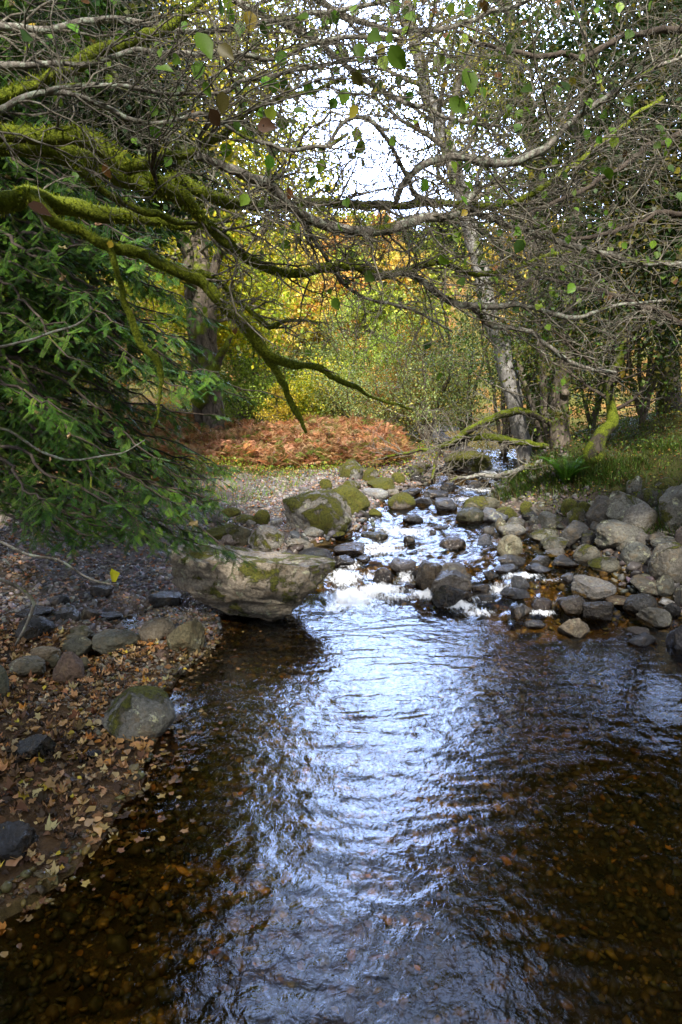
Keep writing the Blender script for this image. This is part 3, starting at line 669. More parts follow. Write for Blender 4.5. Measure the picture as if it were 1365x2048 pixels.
# ================================================================== BRANCHES AND TREES
def grow(out, tips, p, d, L_, r, lvl, prm, rs, keep=None):
    """recursive kinked branch; out gets (pts, rad, lvl)."""
    seg = prm['seg'][lvl]; n = max(3, int(L_/seg)); pts = [p.copy()]; d = d/np.linalg.norm(d); ds = [d]
    for i in range(n):
        d = d + prm['jit'][lvl]*rs.standard_normal(3) + np.array([0, 0, prm['grav'][lvl]]); d = d*np.array([1, 1, prm.get('flat', 1)])
        d /= np.linalg.norm(d); p = p+d*(L_/n); pts.append(p.copy()); ds.append(d)
    pts = np.array(pts)
    if keep is not None:
        bad = np.where(~keep(pts))[0]
        if len(bad):
            if bad[0] < 3: return
            pts = pts[:bad[0]]; ds = ds[:bad[0]]; n = len(pts)-1
    rad = r*(1-np.linspace(0, 1, n+1)*(1-prm['taper']))
    out.append((pts, np.maximum(rad, prm.get('rmin', .0012)), lvl))
    tips.append((pts[-1], ds[-1], lvl))
    if lvl+1 < prm['levels']:
        k = max(1, int(L_/prm['gap'][lvl]*rs.uniform(.8, 1.2))); side = 1
        for j in range(k):
            t = (j+rs.uniform(.3, .9))/k; t = prm.get('t0', .1)+t*(1-prm.get('t0', .1))
            i = min(n-1, int(t*n)); dd = ds[i]; side = -side
            if prm.get('planar', 0): nrm = np.array([0, 0, 1.0])+prm['planar']*rs.standard_normal(3)
            else: nrm = rs.standard_normal(3)
            s_ = np.cross(dd, nrm); s_ /= np.linalg.norm(s_)+1e-9
            a = prm['ang']*rs.uniform(.6, 1.3)
            nd = dd*math.cos(a)+s_*side*math.sin(a)
            grow(out, tips, pts[i], nd, L_*prm['ratio']*rs.uniform(.55, 1.25)*(1.15-.6*t), max(rad[i]*prm['rr'], prm.get('rmin', .0012)), lvl+1, prm, rs, keep)
def tubes_of(out, lv=None, sides=(8, 5, 4, 3, 3), minlvl=0):
    T = Tubes()
    for pts, rad, l in out:
        if lv is None or l in lv: T.add(pts, rad, sides[min(l, 4)])
    return T

# ------------------------------------------------ the mossy tree that leans over the stream from the left
def pl(rows, d0, d1):                          # limb traced in the photograph: (px,py,radius px) with distance going d0 -> d1
    n = len(rows); o = []
    cum = np.cumsum([0]+[math.hypot(rows[i+1][0]-rows[i][0], rows[i+1][1]-rows[i][1]) for i in range(n-1)]); cum = cum/cum[-1]
    for (a, b, r), t in zip(rows, cum):
        Y_ = d0+(d1-d0)*t; q = P(a, b, Y_); o.append([*q, r/F*Y_])
    return o
LIMB = {
 'a': (pl([(-420, 330, 40), (-200, 262, 32), (0, 272, 26), (90, 292, 24), (180, 322, 23), (250, 352, 24), (305, 372, 24), (335, 360, 15), (355, 352, 12), (410, 385, 12), (470, 407, 11), (560, 412, 8), (640, 412, 8), (720, 405, 8), (800, 413, 7), (870, 405, 7), (935, 410, 7), (1000, 408, 6), (1060, 388, 6), (1120, 350, 6), (1200, 290, 5), (1260, 240, 5), (1330, 195, 4)], 2.9, 4.4), 1),
 'b': (pl([(-180, 262, 22), (60, 268, 15), (130, 270, 16), (180, 278, 17), (220, 305, 17), (268, 338, 16), (300, 322, 11), (335, 306, 10), (385, 303, 9), (408, 288, 8), (428, 278, 7), (470, 240, 6), (520, 215, 5), (600, 180, 4), (680, 160, 3)], 2.8, 3.2), 1),
 'c': (pl([(300, 370, 18), (345, 385, 16), (375, 415, 14), (402, 442, 13), (450, 480, 10), (500, 520, 9), (560, 545, 9), (602, 550, 9), (650, 540, 8), (700, 528, 7), (735, 545, 8), (765, 553, 9), (800, 542, 7), (860, 530, 6), (885, 522, 6), (930, 545, 5), (1010, 546, 5), (1080, 520, 4), (1150, 500, 4)], 3.0, 4.6), 1),
 'd': (pl([(-420, 420, 32), (-150, 398, 26), (0, 402, 21), (55, 396, 18), (110, 415, 17), (200, 430, 16), (290, 444, 14), (340, 452, 11), (395, 456, 8), (430, 440, 5), (460, 425, 4)], 3.0, 4.0), 1),
 'e': (pl([(60, 400, 14), (100, 440, 12), (150, 452, 10), (200, 478, 11), (270, 505, 11), (330, 537, 12), (362, 552, 11), (405, 572, 11), (450, 610, 11), (488, 650, 11), (520, 690, 12), (545, 708, 9), (585, 725, 8), (640, 735, 6), (680, 765, 7), (720, 785, 4), (760, 798, 3), (830, 815, 2.5)], 3.2, 4.4), 1),
 'f': (pl([(528, 697, 8), (552, 730, 8), (568, 760, 7), (580, 800, 6), (598, 838, 5), (608, 868, 3)], 4.1, 4.3), 1),
 'g': (pl([(350, 545, 7), (400, 545, 6), (432, 560, 6), (455, 592, 6), (478, 610, 6), (510, 628, 6), (538, 650, 7), (560, 640, 5), (590, 635, 3), (640, 640, 2.5)], 3.7, 4.0), 1),
 'h': (pl([(160, 335, 9), (178, 355, 8), (205, 380, 7), (240, 405, 7), (285, 425, 7), (340, 438, 6), (400, 446, 4)], 3.1, 3.6), 1),
 'i': (pl([(200, 480, 6), (218, 505, 6), (232, 535, 6), (250, 580, 6), (268, 640, 7), (288, 690, 7), (315, 725, 7), (320, 762, 5), (308, 820, 3), (300, 852, 2)], 3.4, 3.7), 1),
 'j': (pl([(385, 318, 9), (430, 335, 9), (480, 352, 10), (535, 368, 10), (565, 395, 9), (600, 430, 9), (650, 450, 10), (720, 463, 10), (780, 458, 10), (850, 440, 9), (900, 430, 8), (940, 395, 6), (960, 350, 4), (985, 300, 3)], 3.0, 3.9), 0),
 'k': (pl([(790, 410, 5), (805, 375, 6), (845, 335, 7), (890, 315, 8), (950, 320, 9), (1005, 325, 9), (1060, 305, 8), (1110, 272, 7), (1160, 230, 6), (1220, 190, 5), (1300, 145, 4), (1380, 110, 3)], 3.7, 3.6), 0),
 'l': (pl([(930, 410, 6), (985, 438, 6), (1050, 455, 6), (1110, 485, 6), (1170, 500, 6), (1240, 515, 5), (1300, 525, 5), (1400, 535, 4)], 4.0, 4.4), 0),
 'm': (pl([(800, 540, 6), (835, 555, 7), (870, 585, 7), (910, 607, 7), (975, 615, 6), (1040, 615, 5), (1110, 632, 5), (1170, 630, 4), (1240, 610, 3), (1330, 600, 3)], 4.1, 4.5), 0),
 'n': (pl([(930, 612, 5), (990, 648, 5), (1060, 668, 4.5), (1100, 690, 4.5), (1145, 722, 4.5), (1200, 742, 4), (1235, 745, 3.5)], 4.3, 4.4), 0),
 'o': (pl([(-300, 260, 20), (-60, 225, 15), (60, 170, 12), (150, 140, 12), (230, 92, 11), (300, 70, 10), (370, 30, 8), (440, -20, 7), (520, -80, 6)], 2.9, 3.0), 1),
 'p': (pl([(-200, 120, 10), (60, 130, 6), (200, 120, 5), (280, 105, 5), (400, 110, 5), (520, 112, 5), (600, 92, 4), (690, 70, 4), (800, 75, 3)], 2.7, 3.2), 0),
 'q': (pl([(100, 180, 4), (190, 160, 5), (300, 175, 4), (420, 178, 4), (520, 150, 4), (640, 130, 3), (760, 125, 3)], 2.6, 3.3), 0),
 'r': (pl([(-100, 250, 8), (30, 205, 6), (130, 190, 5), (220, 215, 5), (300, 245, 4), (420, 235, 4), (520, 290, 4), (640, 300, 4), (700, 270, 3)], 2.5, 3.0), 0),
 's': (pl([(580, 410, 5), (600, 440, 5), (640, 500, 4), (680, 560, 4), (740, 600, 3), (820, 620, 3), (900, 660, 2)], 3.6, 4.2), 0),
 't': (pl([(640, 300, 3), (700, 240, 4), (760, 260, 4), (790, 330, 4), (830, 390, 5), (870, 405, 5)], 3.1, 3.8), 0),
 'y': (pl([(-240, 60, 8), (60, 50, 7), (220, 40, 6), (400, 62, 5), (600, 30, 5), (760, 12, 4), (900, -40, 3)], 2.8, 3.3), 0),
 'z': (pl([(300, -140, 7), (400, -60, 7), (500, 20, 6), (640, 85, 5), (760, 180, 5), (880, 232, 4), (1000, 250, 3)], 3.2, 4.0), 0),
 'A': (pl([(440, -100, 6), (560, -30, 6), (700, 30, 5), (850, 60, 5), (1000, 20, 4), (1150, -40, 3)], 3.2, 4.0), 0),
 'u': (pl([(-220, 600, 2.6), (-60, 690, 2.6), (50, 683, 2.6), (120, 660, 2.2), (170, 640, 1.8), (205, 605, 1)], 2.6, 2.9), 2),
 'v': (pl([(-220, 800, 3), (-60, 850, 3), (20, 862, 2.8), (80, 905, 2.6), (140, 920, 2.4), (200, 915, 2), (245, 905, 1.3), (290, 880, 1)], 2.7, 3.2), 2),
 'w': (pl([(-260, 1040, 3.4), (-60, 1075, 3.4), (0, 1083, 3), (60, 1108, 3), (118, 1118, 2.6), (165, 1150, 2.2), (200, 1165, 2), (232, 1170, 1.3)], 2.3, 2.8), 2),
 'x': (pl([(-260, 1130, 5), (-40, 1150, 5), (10, 1160, 4), (45, 1180, 4), (70, 1205, 3.5), (60, 1240, 3), (35, 1290, 2.5)], 2.0, 2.2), 2),
}
base = np.array([-3.55, 3.1, 0.0]); base[2] = gz(base[0], base[1])
ft = thing('overhanging_tree', base, 'bare mossy limbed tree reaching over the stream from the left with a net of twigs', 'tree')
Tm, Tl, out, tips, mosspts = Tubes(), Tubes(), [], [], []
tr = smooth_path([[*base, .34], [-3.5, 3.1, .9, .27], [-3.25, 3.0, 2.2, .23], [-3.05, 2.95, 3.2, .20], [-3.0, 2.9, 4.3, .15], [-2.7, 2.8, 6.2, .10], [-2.2, 2.6, 8.2, .05]], .12, .02, 4)
Ttr = Tubes(); Ttr.add(tr[:, :3], tr[:, 3], 14); Ttr.build('trunk', M['mossy'], ft, rough=.012)
rs = np.random.default_rng(12)
prm = dict(levels=3, seg=(.055, .045, .04), jit=(.26, .32, .36), grav=(-.012, .0, .0), taper=.22, gap=(.085, .075, .1), ang=.85, ratio=.50, rr=.6, planar=.55, rmin=.0010, flat=.96)
def lowlimit(u): return np.interp(u, [0, 200, 420, 620, 800, 1000, 1365], [330, 560, 640, 730, 800, 790, 830])
def okv(pts):
    a, b = proj(pts); return ((b < lowlimit(a)) | (pts[:, 1] < .3)) & (pts[:, 1] > 1.0)
for key, (rows, mossy) in LIMB.items():
    sp_ = smooth_path(rows, .035, .018 if mossy < 2 else .006, ord(key))
    (Tm if mossy == 1 else Tl).add(sp_[:, :3], sp_[:, 3], 8)
    if mossy == 1: mosspts.append(sp_)
    Lt = len(sp_)*.035; k = int(Lt/(.066 if mossy < 2 else .13)); side = 1
    for j in range(k):
        i = int((j+rs.random())/k*(len(sp_)-2)); pos = sp_[i, :3]; u_, v_ = proj(pos); u_, v_ = u_[0], v_[0]
        if mossy == 1 and (u_ < 380) and rs.random() < .86: continue
        if v_ > 640 and u_ < 560 and rs.random() < .75: continue
        side = -side; dd = sp_[i+1, :3]-sp_[i, :3]; dd /= np.linalg.norm(dd)
        s_ = np.cross(dd, np.array([0, -.5, 1.0])+.8*rs.standard_normal(3)); s_ /= np.linalg.norm(s_)
        a = rs.uniform(.5, 1.2); nd = dd*math.cos(a)+side*s_*math.sin(a)+np.array([.25, 0, -.05])
        Lb = rs.uniform(.35, 1.15)*(1 if mossy < 2 else .45)
        if v_ > 480: Lb *= .62
        if u_ < 250: Lb *= .8
        grow(out, tips, pos, nd, Lb, max(.0022, min(sp_[i, 3]*.38, .0062)), 0, prm, rs, okv)
low = out
print('twigs', len(out), len(low))
wk = [k for k, (r_, m_) in LIMB.items() if m_ == 2]
Tm.build('limb', M['mossy'], ft, rough=.012); Tl.build('lichened_limb', M['limb'], ft, rough=.004)
tt = tubes_of(low, sides=(5, 4, 3)); tt.build('twigs', M['twig'], ft)
# moss tufts along the limbs
mp_ = np.concatenate(mosspts); n = 42000; i = rng.integers(0, len(mp_), n); c0 = mp_[i, :3]; rr_ = mp_[i, 3]
w_ = np.clip(rr_/.03, .15, 1); keep_ = rng.random(n) < w_; c0, rr_ = c0[keep_], rr_[keep_]; n = len(c0)
dr_ = rdir(n); dr_[:, 2] += .25; dr_ /= np.linalg.norm(dr_, axis=1)[:, None]
v_, f_, c_ = scatter(([[-.18, 0, 0], [.18, 0, 0], [0, 1, 0]], [np.array([[0, 1, 2]])]) if False else (np.array([[-.16, 0, 0], [.16, 0, 0], [0, 1, .1]]), [np.array([[0, 1, 2]])]), c0+dr_*rr_[:, None]*.85, dr_+np.array([0, 0, -.25]), rdir(n), rng.uniform(.007, .024, n)*np.clip(rr_/.03, .5, 1.3), pick([(.10, .14, .010), (.19, .24, .015), (.30, .33, .025)], n))
mesh('moss', v_, f_, M['leaf'], ft, col=c_)
# leaves: a few round hazel-like ones, many at the top left
tp = np.array([t[0] for t in tips if True]); a, b = proj(tp)
pr = .018+.045*np.exp(-((a-480)/330)**2-((b-150)/190)**2)+.03*(a > 900)*(b < 620)+.03*(b < 100)
m_ = rng.random(len(tp)) < pr; lp = tp[m_]; n = len(lp); print('leaves', n)
dd = rdir(n)*.7+np.array([0, 0, -.9]); sz_ = rng.uniform(.030, .062, n)
v1 = scatter('oval', lp+dd*.02, dd, rdir(n)+np.array([0, -.9, .6]), np.c_[sz_*1.25, sz_, sz_], pick([(.10, .19, .02), (.17, .26, .03), (.06, .12, .02), (.30, .26, .03), (.16, .08, .03)], n, .2, [.36, .27, .2, .1, .07]), .5)
big = [(408, 92, 1.5, .054, 0), (452, 104, 1.5, .04, 1), (940, 160, 1.5, .052, 0), (916, 210, 1.5, .042, 0), (795, 115, 1.5, .052, 0), (748, 72, 1.6, .045, 0), (605, 38, 1.5, .038, 0), (598, 222, 1.9, .035, 0), (720, 105, 1.7, .042, 0), (715, 158, 1.7, .036, 1), (330, 140, 2.0, .045, 0), (1130, 172, 2.0, .045, 0), (1055, 180, 1.8, .038, 0), (445, 205, 1.7, .045, 1), (430, 236, 1.8, .045, 2), (533, 252, 1.8, .05, 2), (80, 420, 2.6, .085, 2), (790, 675, 0, 0, 0)][:-1]
bp_ = np.array([P(x, y, Y_) for x, y, Y_, _, _ in big]); n = len(big); bc = [(.07, .13, .012), (.07, .06, .015), (.07, .035, .02)]
v2 = scatter('oval', bp_, rdir(n)*.6+np.array([.5, 0, -.6]), rdir(n)*.5+np.array([0, -1, .2]), np.array([x[3] for x in big]), np.array([bc[x[4]] for x in big]), .4)
V_, F2, C2 = merge([v1, v2]); mesh('leaves', V_, F2, M['leaf'], ft, col=C2)
# short stalks that hold the big near leaves
T = Tubes()
for q in bp_:
    k = np.argmin(((mp_[:, :3]-q)**2).sum(1)); e = mp_[k, :3]; md = (q+e)/2+np.array([0, 0, .12]); s2 = smooth_path([[*e, .004], [*md, .0025], [*q, .0012]], .06, .02, 3); T.add(s2[:, :3], s2[:, 3], 4)
T.build('leaf_stalks', M['twig'], ft)
# upper crown, mostly unseen, added above the picture to darken the pool's reflections
uo, ut = [], []
prU = dict(levels=3, seg=(.2, .15, .12), jit=(.15, .22, .25), grav=(.0, .0, .0), taper=.2, gap=(.4, .35, .3), ang=.8, ratio=.5, rr=.55, rmin=.003)
for j in range(13):
    i = rs.integers(len(tr)*6//10, len(tr)); az = rs.uniform(-1.2, 2.0)
    grow(uo, ut, tr[i, :3], np.array([math.cos(az), math.sin(az)*.9, .22]), rs.uniform(2.5, 4.4), .05, 0, prU, rs)
uo = [x for x in uo if (proj(x[0])[1] < -40).all() or x[0][:, 1].max() < .5]
tubes_of(uo, sides=(6, 4, 3)).build('upper_limbs', M['mossy'], ft)
tp = np.concatenate([x[0] for x in uo]); i = rng.integers(0, len(tp), 11000); lp = tp[i]+rng.standard_normal((11000, 3))*.18
a, b = proj(lp); ok = ((b < -30) | (lp[:, 1] < .3) | ((a < 330) & (b < 260) & (lp[:, 1] > 1.6))) & (lp[:, 1] < 2.6) & ~((np.abs(lp[:, 0]/np.maximum(lp[:, 1], .1)-.08) < .14) & (lp[:, 1] > 1)); lp = lp[ok]; n = len(lp)
v_, f_, c_ = scatter('quad', lp, rdir(n), rdir(n)+np.array([0, 0, 1]), rng.uniform(.06, .11, n), pick([(.10, .17, .02), (.2, .22, .03)], n))
mesh('upper_leaves', v_, f_, M['leaf'], ft, col=c_)

# ------------------------------------------------ yew
yb = np.array([-4.6, 7.4, 0.]); yb[2] = gz(yb[0], yb[1])
yw = thing('yew_tree', yb, 'dark green yew tree with drooping needle sprays filling the left of the view', 'tree')
T = Tubes(); tk = smooth_path([[*yb, .38], [-4.5, 7.3, 1.5, .3], [-4.4, 7.4, 3.2, .24], [-4.5, 7.5, 5.5, .16], [-4.5, 7.5, 8.5, .05]], .15, .03, 9)
T.add(tk[:, :3], tk[:, 3], 12); T.build('trunk', M['brownbark'], yw, rough=.02)
rs = np.random.default_rng(3); T = Tubes(); sprays = []
edge = ([-150, 0, 150, 230, 330, 400, 480, 560, 640, 700, 760, 800, 860, 930, 1000, 1040, 1070, 1100], [260, 220, 190, 190, 230, 300, 345, 375, 400, 400, 455, 440, 440, 430, 400, 340, 220, 60])
tgt = []
for j in range(190):
    y_ = rs.uniform(-150, 1095); xm = np.interp(y_, *edge); x_ = xm-abs(rs.standard_normal())*.35*(xm+150) if rs.random() < .8 else rs.uniform(-200, xm)
    tgt.append((x_, y_, rs.uniform(5.0, 8.4)))
low_t = [(478, 1108, 6.3), (470, 1150, 6.1), (430, 1110, 6.2), (400, 1090, 6.4), (365, 1120, 6.2), (330, 1130, 6.3), (455, 960, 6.8), (440, 1000, 6.6), (380, 1060, 6.2), (350, 1000, 6.0), (300, 1090, 6.0), (240, 1100, 5.9)]
tgt += [(a_+rs.uniform(-45, 8), b_+rs.uniform(-25, 12), c_+rs.uniform(-.2, .4)) for a_, b_, c_ in low_t[6:8]*2]
tgt += [(478, 1108, 6.3), (430, 1100, 6.2), (330, 1090, 6.3), (455, 960, 6.8), (440, 1000, 6.6), (455, 930, 6.9), (520, 800, 8.6), (560, 790, 9.0), (440, 760, 7.2), (430, 640, 7.6), (420, 700, 7.4), (400, 560, 7.6), (420, 480, 7.5), (380, 1060, 6.2), (350, 1000, 6.0), (300, 1060, 6.0), (240, 1060, 5.9), (180, 1070, 6.0), (120, 1080, 5.8)]
for x_, y_, Y_ in tgt:
    e = P(x_, y_, Y_)
    if e[2] < gz(e[0], e[1])+.25: e[2] = gz(e[0], e[1])+.3
    L0 = np.linalg.norm(e-yb*[1, 1, 0]-[0, 0, e[2]]); z0 = np.clip(e[2]+.15*L0+rs.uniform(-.2, .8), .5, 8.2); s = np.array([np.interp(z0, tk[:, 2], tk[:, 0]), np.interp(z0, tk[:, 2], tk[:, 1]), z0])
    mid = s*.5+e*.5+np.array([0, 0, .30*rs.random()+.05])+.15*rs.standard_normal(3)
    bp2 = smooth_path([[*s, .035], [*mid, .018], [*(e*.8+mid*.2-[0, 0, .02]), .008], [*e, .003]], .09, .05, int(rs.integers(999)))
    T.add(bp2[:, :3], bp2[:, 3], 5); n = len(bp2)
    i0 = int(n*.22)
    for i in range(i0, n, 1):
        t = (i-i0)/(n-i0); d = bp2[min(i+1, n-1), :3]-bp2[max(i-1, 0), :3]; d /= np.linalg.norm(d)+1e-9
        for sd_ in (-1, 1):
            if rs.random() < .22: continue
            lat = np.cross(d, [0, 0, 1.0])*sd_; bd = d*.75+lat*rs.uniform(.5, 1)+np.array([0, 0, rs.uniform(-.55, .05)]); bd /= np.linalg.norm(bd)
            bl = rs.uniform(.16, .42)*(1.1-.6*t); m = max(2, int(bl/.085)); q = bp2[i, :3].copy(); pts = [q.copy()]
            for k in range(m):
                bd = bd+np.array([0, 0, -.07])+.13*rs.standard_normal(3); bd /= np.linalg.norm(bd); q = q+bd*bl/m; pts.append(q.copy())
                sprays.append((q-bd*bl/m, bd, rs.uniform(.07, .12)))
                for s2 in (-1, 1):
                    if rs.random() < .85: sprays.append((q.copy(), bd*.7+np.cross(bd, [0, 0, 1.0])*s2*.8+np.array([0, 0, -.2]), rs.uniform(.05, .10)))
            T.add(pts, np.linspace(.004, .0015, len(pts)), 3)
T.build('branches', M['darktwig'], yw)
nv, nf = [], []
for k in range(8):
    y_ = k/8; 
    for sd_ in (-1, 1):
        l_ = .25*(1-.35*y_)*(1 if k > 0 else .7); dx, dy = sd_*.86*l_, .55*l_; b_ = len(nv)
        nv += [[0, y_-.018, 0], [dx, y_+dy-.01, -.02*l_], [dx*.92-sd_*.01, y_+dy+.03, -.02], [0, y_+.034, 0]]; nf.append([b_, b_+1, b_+2, b_+3])
b_ = len(nv); nv += [[-.012, -.02, 0], [.012, -.02, 0], [.012, 1.10, 0], [-.012, 1.10, 0]]; nf.append([b_, b_+1, b_+2, b_+3])
SPR = (np.array(nv), [np.array(nf)])
sp0 = np.array([s[0] for s in sprays]); sdv = np.array([s[1] for s in sprays]); ssz = np.array([s[2] for s in sprays]); n = len(sp0); print('sprays', n)
if n > 52000: k = rng.choice(n, 52000, False); sp0, sdv, ssz = sp0[k], sdv[k], ssz[k]; n = 52000
cl_ = .5+.5*vnoise(sp0[:, 0]*1.3, sp0[:, 1]*1.3, sp0[:, 2]*1.3, s=4)
cc = pick([(.020, .055, .009), (.036, .088, .012), (.085, .16, .018)], n, .22)*(.75+.6*cl_)[:, None]
v_, f_, c_ = scatter(SPR, sp0, sdv, np.array([0, 0, 1.0])+.35*rdir(n), ssz*1.15, cc)
mesh('needles', v_, f_, M['needle'], yw, col=c_)
k = rng.choice(n, 110); v_, f_, c_ = scatter('maple', sp0[k]+[0, 0, .02], rdir(110), rdir(110)+np.array([0, -.3, 1.3]), rng.uniform(.06, .10, 110), pick([(.38, .24, .12), (.30, .17, .07), (.45, .33, .18)], 110), 1.1)
props(mesh('caught_leaves', v_, f_, M['litter'], None, col=c_), 'tan fallen leaves caught all over the yew sprays', 'leaves', kind='stuff')

# ------------------------------------------------ generic broadleaf tree or bush
def tree(name, path, label, cat, group=None, nl=6000, leaf=.08, cols=((.1, .16, .02),), wts=None, crown=None, nlimb=18, limbL=2.5, cr=.5, bark='brownbark', twigs=True, seed=1, droop=0., up=.35, ang0=.25, tmpl='quad', levels=3, moss_=0, clipf=None, tw='twig', stems=None):
    """path: trunk rows (x,y,z,r).  crown: list of (centre, radii) ellipsoids that get leaf clumps besides the limb tips."""
    rs = np.random.default_rng(seed); root = thing(name, path[0][:3], label, cat, group)
    T = Tubes(); allp = []
    for s_i, pth in enumerate([path]+(stems or [])):
        sp_ = smooth_path(pth, .2, .03, seed+s_i); T.add(sp_[:, :3], sp_[:, 3], 10); allp.append(sp_)
    T.build('trunk', M[bark], root, rough=.02)
    out, tips = [], []
    pr = dict(levels=levels, seg=(limbL/9, limbL/12, limbL/14), jit=(.13, .2, .25), grav=(up*.12-droop, -droop, -droop), taper=.2, gap=(limbL/6, limbL/8, limbL/8), ang=.8, ratio=.5, rr=.5, rmin=.004)
    for j in range(nlimb):
        sp_ = allp[rs.integers(len(allp))]; t = ang0+(1-ang0)*(j+rs.random())/nlimb; i = min(len(sp_)-1, int(t*len(sp_))); az = j*2.4+rs.uniform(-.4, .4)
        grow(out, tips, sp_[i, :3], np.array([math.cos(az), math.sin(az), up+rs.uniform(-.2, .5)]), limbL*(1.25-.75*t)*rs.uniform(.7, 1.2), max(sp_[i, 3]*.45, .01), 0, pr, rs)
    if clipf is not None: out = [o_ for o_ in out if clipf(o_[0]).mean() > .8]
    if twigs and out: tubes_of(out, sides=(5, 4, 3)).build('branches', M[tw], root)
    cen = [t[0] for t in tips if t[2] >= 1]; cen = np.array(cen) if cen else np.zeros((0, 3))
    for c0, rd in (crown or []):
        k = max(10, nl//160); d_ = rs.standard_normal((k, 3)); d_ /= np.linalg.norm(d_, axis=1)[:, None]; cen = np.vstack([cen, np.array(c0)+d_*np.array(rd)*(rs.random((k, 1))**.45)])
    cc_ = np.array(cols, float)[rs.choice(len(cols), len(cen), p=wts)]*(.8+.45*rs.random((len(cen), 1)))
    i = rs.integers(0, len(cen), nl); rr2 = (cr*rs.uniform(.5, 1.3, len(cen)))[i]
    lp = cen[i]+rs.standard_normal((nl, 3))*rr2[:, None]*np.array([.55, .55, .38])
    cl2 = cc_[i]*(1+.22*rs.standard_normal((nl, 1)))
    if clipf is not None: m = clipf(lp); lp, cl2 = lp[m], cl2[m]
    k = len(lp)
    if k:
        v_, f_, c_ = scatter(tmpl, lp, rdir(k)+np.array([0, 0, -.4]), rdir(k)+np.array([0, -.2, 1.1]), leaf*rs.uniform(.6, 1.3, k), np.clip(cl2, .005, .9), .3 if tmpl != 'quad' else 0)
        mesh('crown', v_, f_, M['leaf'], root, col=c_)
    return root
def bz(px, py, Y_): q = P(px, py, Y_); q[2] = gz(q[0], q[1])-.05; return q
def tpath(rows):                                # (px, py, depth, radius px)
    o = [[*P(a, b, c), r/F*c] for a, b, c, r in rows]; o[0][2] = min(o[0][2], gz(o[0][0], o[0][1])-.1); return o
YG = ((.46, .44, .03), (.32, .38, .03), (.55, .44, .03), (.18, .26, .02)); OR = ((.58, .32, .10), (.62, .42, .13), (.45, .24, .07), (.56, .46, .10)); GN = ((.20, .30, .04), (.28, .36, .06), (.14, .20, .03)); DG = ((.03, .065, .012), (.05, .09, .015), (.09, .13, .015), (.10, .09, .015)); SG = ((.20, .27, .08), (.30, .36, .16), (.14, .20, .06), (.36, .32, .07))
def gap(px_l, px_r, ymax=470):                  # keeps crowns out of the sky opening above the stream
    def f(p):
        a, b = proj(p); a = a+70*fbm(p[:, 0]*.9, p[:, 2]*.9, o=3, s=41)
        return ~((a > px_l) & (a < px_r) & (b < ymax+80*vnoise(p[:, 0]*.7, p[:, 1]*.3, s=4))) | ((rng.random(len(a)) < .5) & (px_l > 0) & (px_r > 800))
    return f
# big oak on the left
tree('oak_tree', tpath([(432, 915, 17.5, 24), (425, 800, 17.5, 21), (412, 680, 17.6, 20), (400, 600, 17.8, 22), (398, 545, 17.9, 24), (405, 470, 18, 12), (412, 380, 18, 10), (420, 250, 18, 8), (440, 60, 18, 5)]),
     'stout oak behind the yew dividing into several thick stems, yellow-green autumn leaves', 'tree', nl=60000, leaf=.12, cols=YG, wts=(.35, .3, .2, .15), nlimb=26, limbL=4.2, cr=.75, seed=5, ang0=.35,
     stems=[tpath([(396, 560, 17.8, 14), (375, 500, 17.6, 11), (355, 440, 17.4, 10), (340, 330, 17.2, 8), (300, 150, 17, 5)])[:], tpath([(398, 550, 17.9, 12), (388, 500, 18.1, 9), (380, 430, 18.3, 8), (370, 300, 18.5, 6)]), tpath([(410, 590, 17.8, 8), (430, 540, 17.3, 9), (460, 500, 17, 8), (520, 470, 16.6, 6), (560, 430, 16.3, 4)])],
     crown=[(P(330, 200, 19), (4, 3, 3.5)), (P(480, 330, 20), (3, 2.5, 2.2)), (P(440, 600, 20), (1.8, 2, 1.4)), (P(420, 80, 19), (3, 2.5, 2))], clipf=gap(680, 2000, 420))
tree('maple_tree', [[-13, 24, 1.8, .3], [-12.8, 24, 6, .2], [-12.5, 24, 12, .08]], 'yellow leaved tree glimpsed through the yew on the far left', 'tree', nl=40000, leaf=.19, cols=((.30, .34, .03), (.35, .33, .03), (.45, .22, .03)), nlimb=20, limbL=4, cr=.9, seed=8)
tree('hawthorn_tree', [[-7.0, 15, .8, .16], [-6.8, 15, 3, .1], [-6.5, 15, 6, .04]], 'green and gold hawthorn behind the yew branches on the left', 'tree', nl=20000, leaf=.09, cols=((.2, .28, .03), (.33, .32, .03), (.10, .16, .02)), nlimb=20, limbL=2.4, cr=.6, seed=9)
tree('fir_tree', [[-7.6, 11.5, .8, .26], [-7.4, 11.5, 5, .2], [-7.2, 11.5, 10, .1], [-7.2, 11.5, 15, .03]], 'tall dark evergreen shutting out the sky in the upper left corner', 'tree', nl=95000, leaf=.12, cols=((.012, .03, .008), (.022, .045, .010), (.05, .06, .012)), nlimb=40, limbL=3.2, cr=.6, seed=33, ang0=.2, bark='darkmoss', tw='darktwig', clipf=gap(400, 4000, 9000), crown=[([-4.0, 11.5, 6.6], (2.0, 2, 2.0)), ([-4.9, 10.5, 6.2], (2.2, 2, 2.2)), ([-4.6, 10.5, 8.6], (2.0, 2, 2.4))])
# leaning pale tree
tree('leaning_tree', tpath([(1052, 925, 13.2, 15), (1040, 860, 13.2, 15), (1022, 770, 13.2, 17), (1003, 690, 13.2, 17), (985, 640, 13.2, 16), (968, 570, 13.3, 16), (945, 480, 13.4, 14), (918, 370, 13.6, 14), (890, 280, 13.8, 13), (858, 190, 14, 12), (832, 90, 14.2, 11), (805, -30, 14.4, 8), (780, -200, 14.6, 5)]),
     'slender pale grey tree leaning left over the stream from the right bank', 'tree', nl=9000, leaf=.075, cols=((.10, .15, .02), (.20, .22, .03), (.32, .28, .04)), nlimb=24, limbL=2.2, cr=.5, bark='palebark', seed=14, ang0=.45)
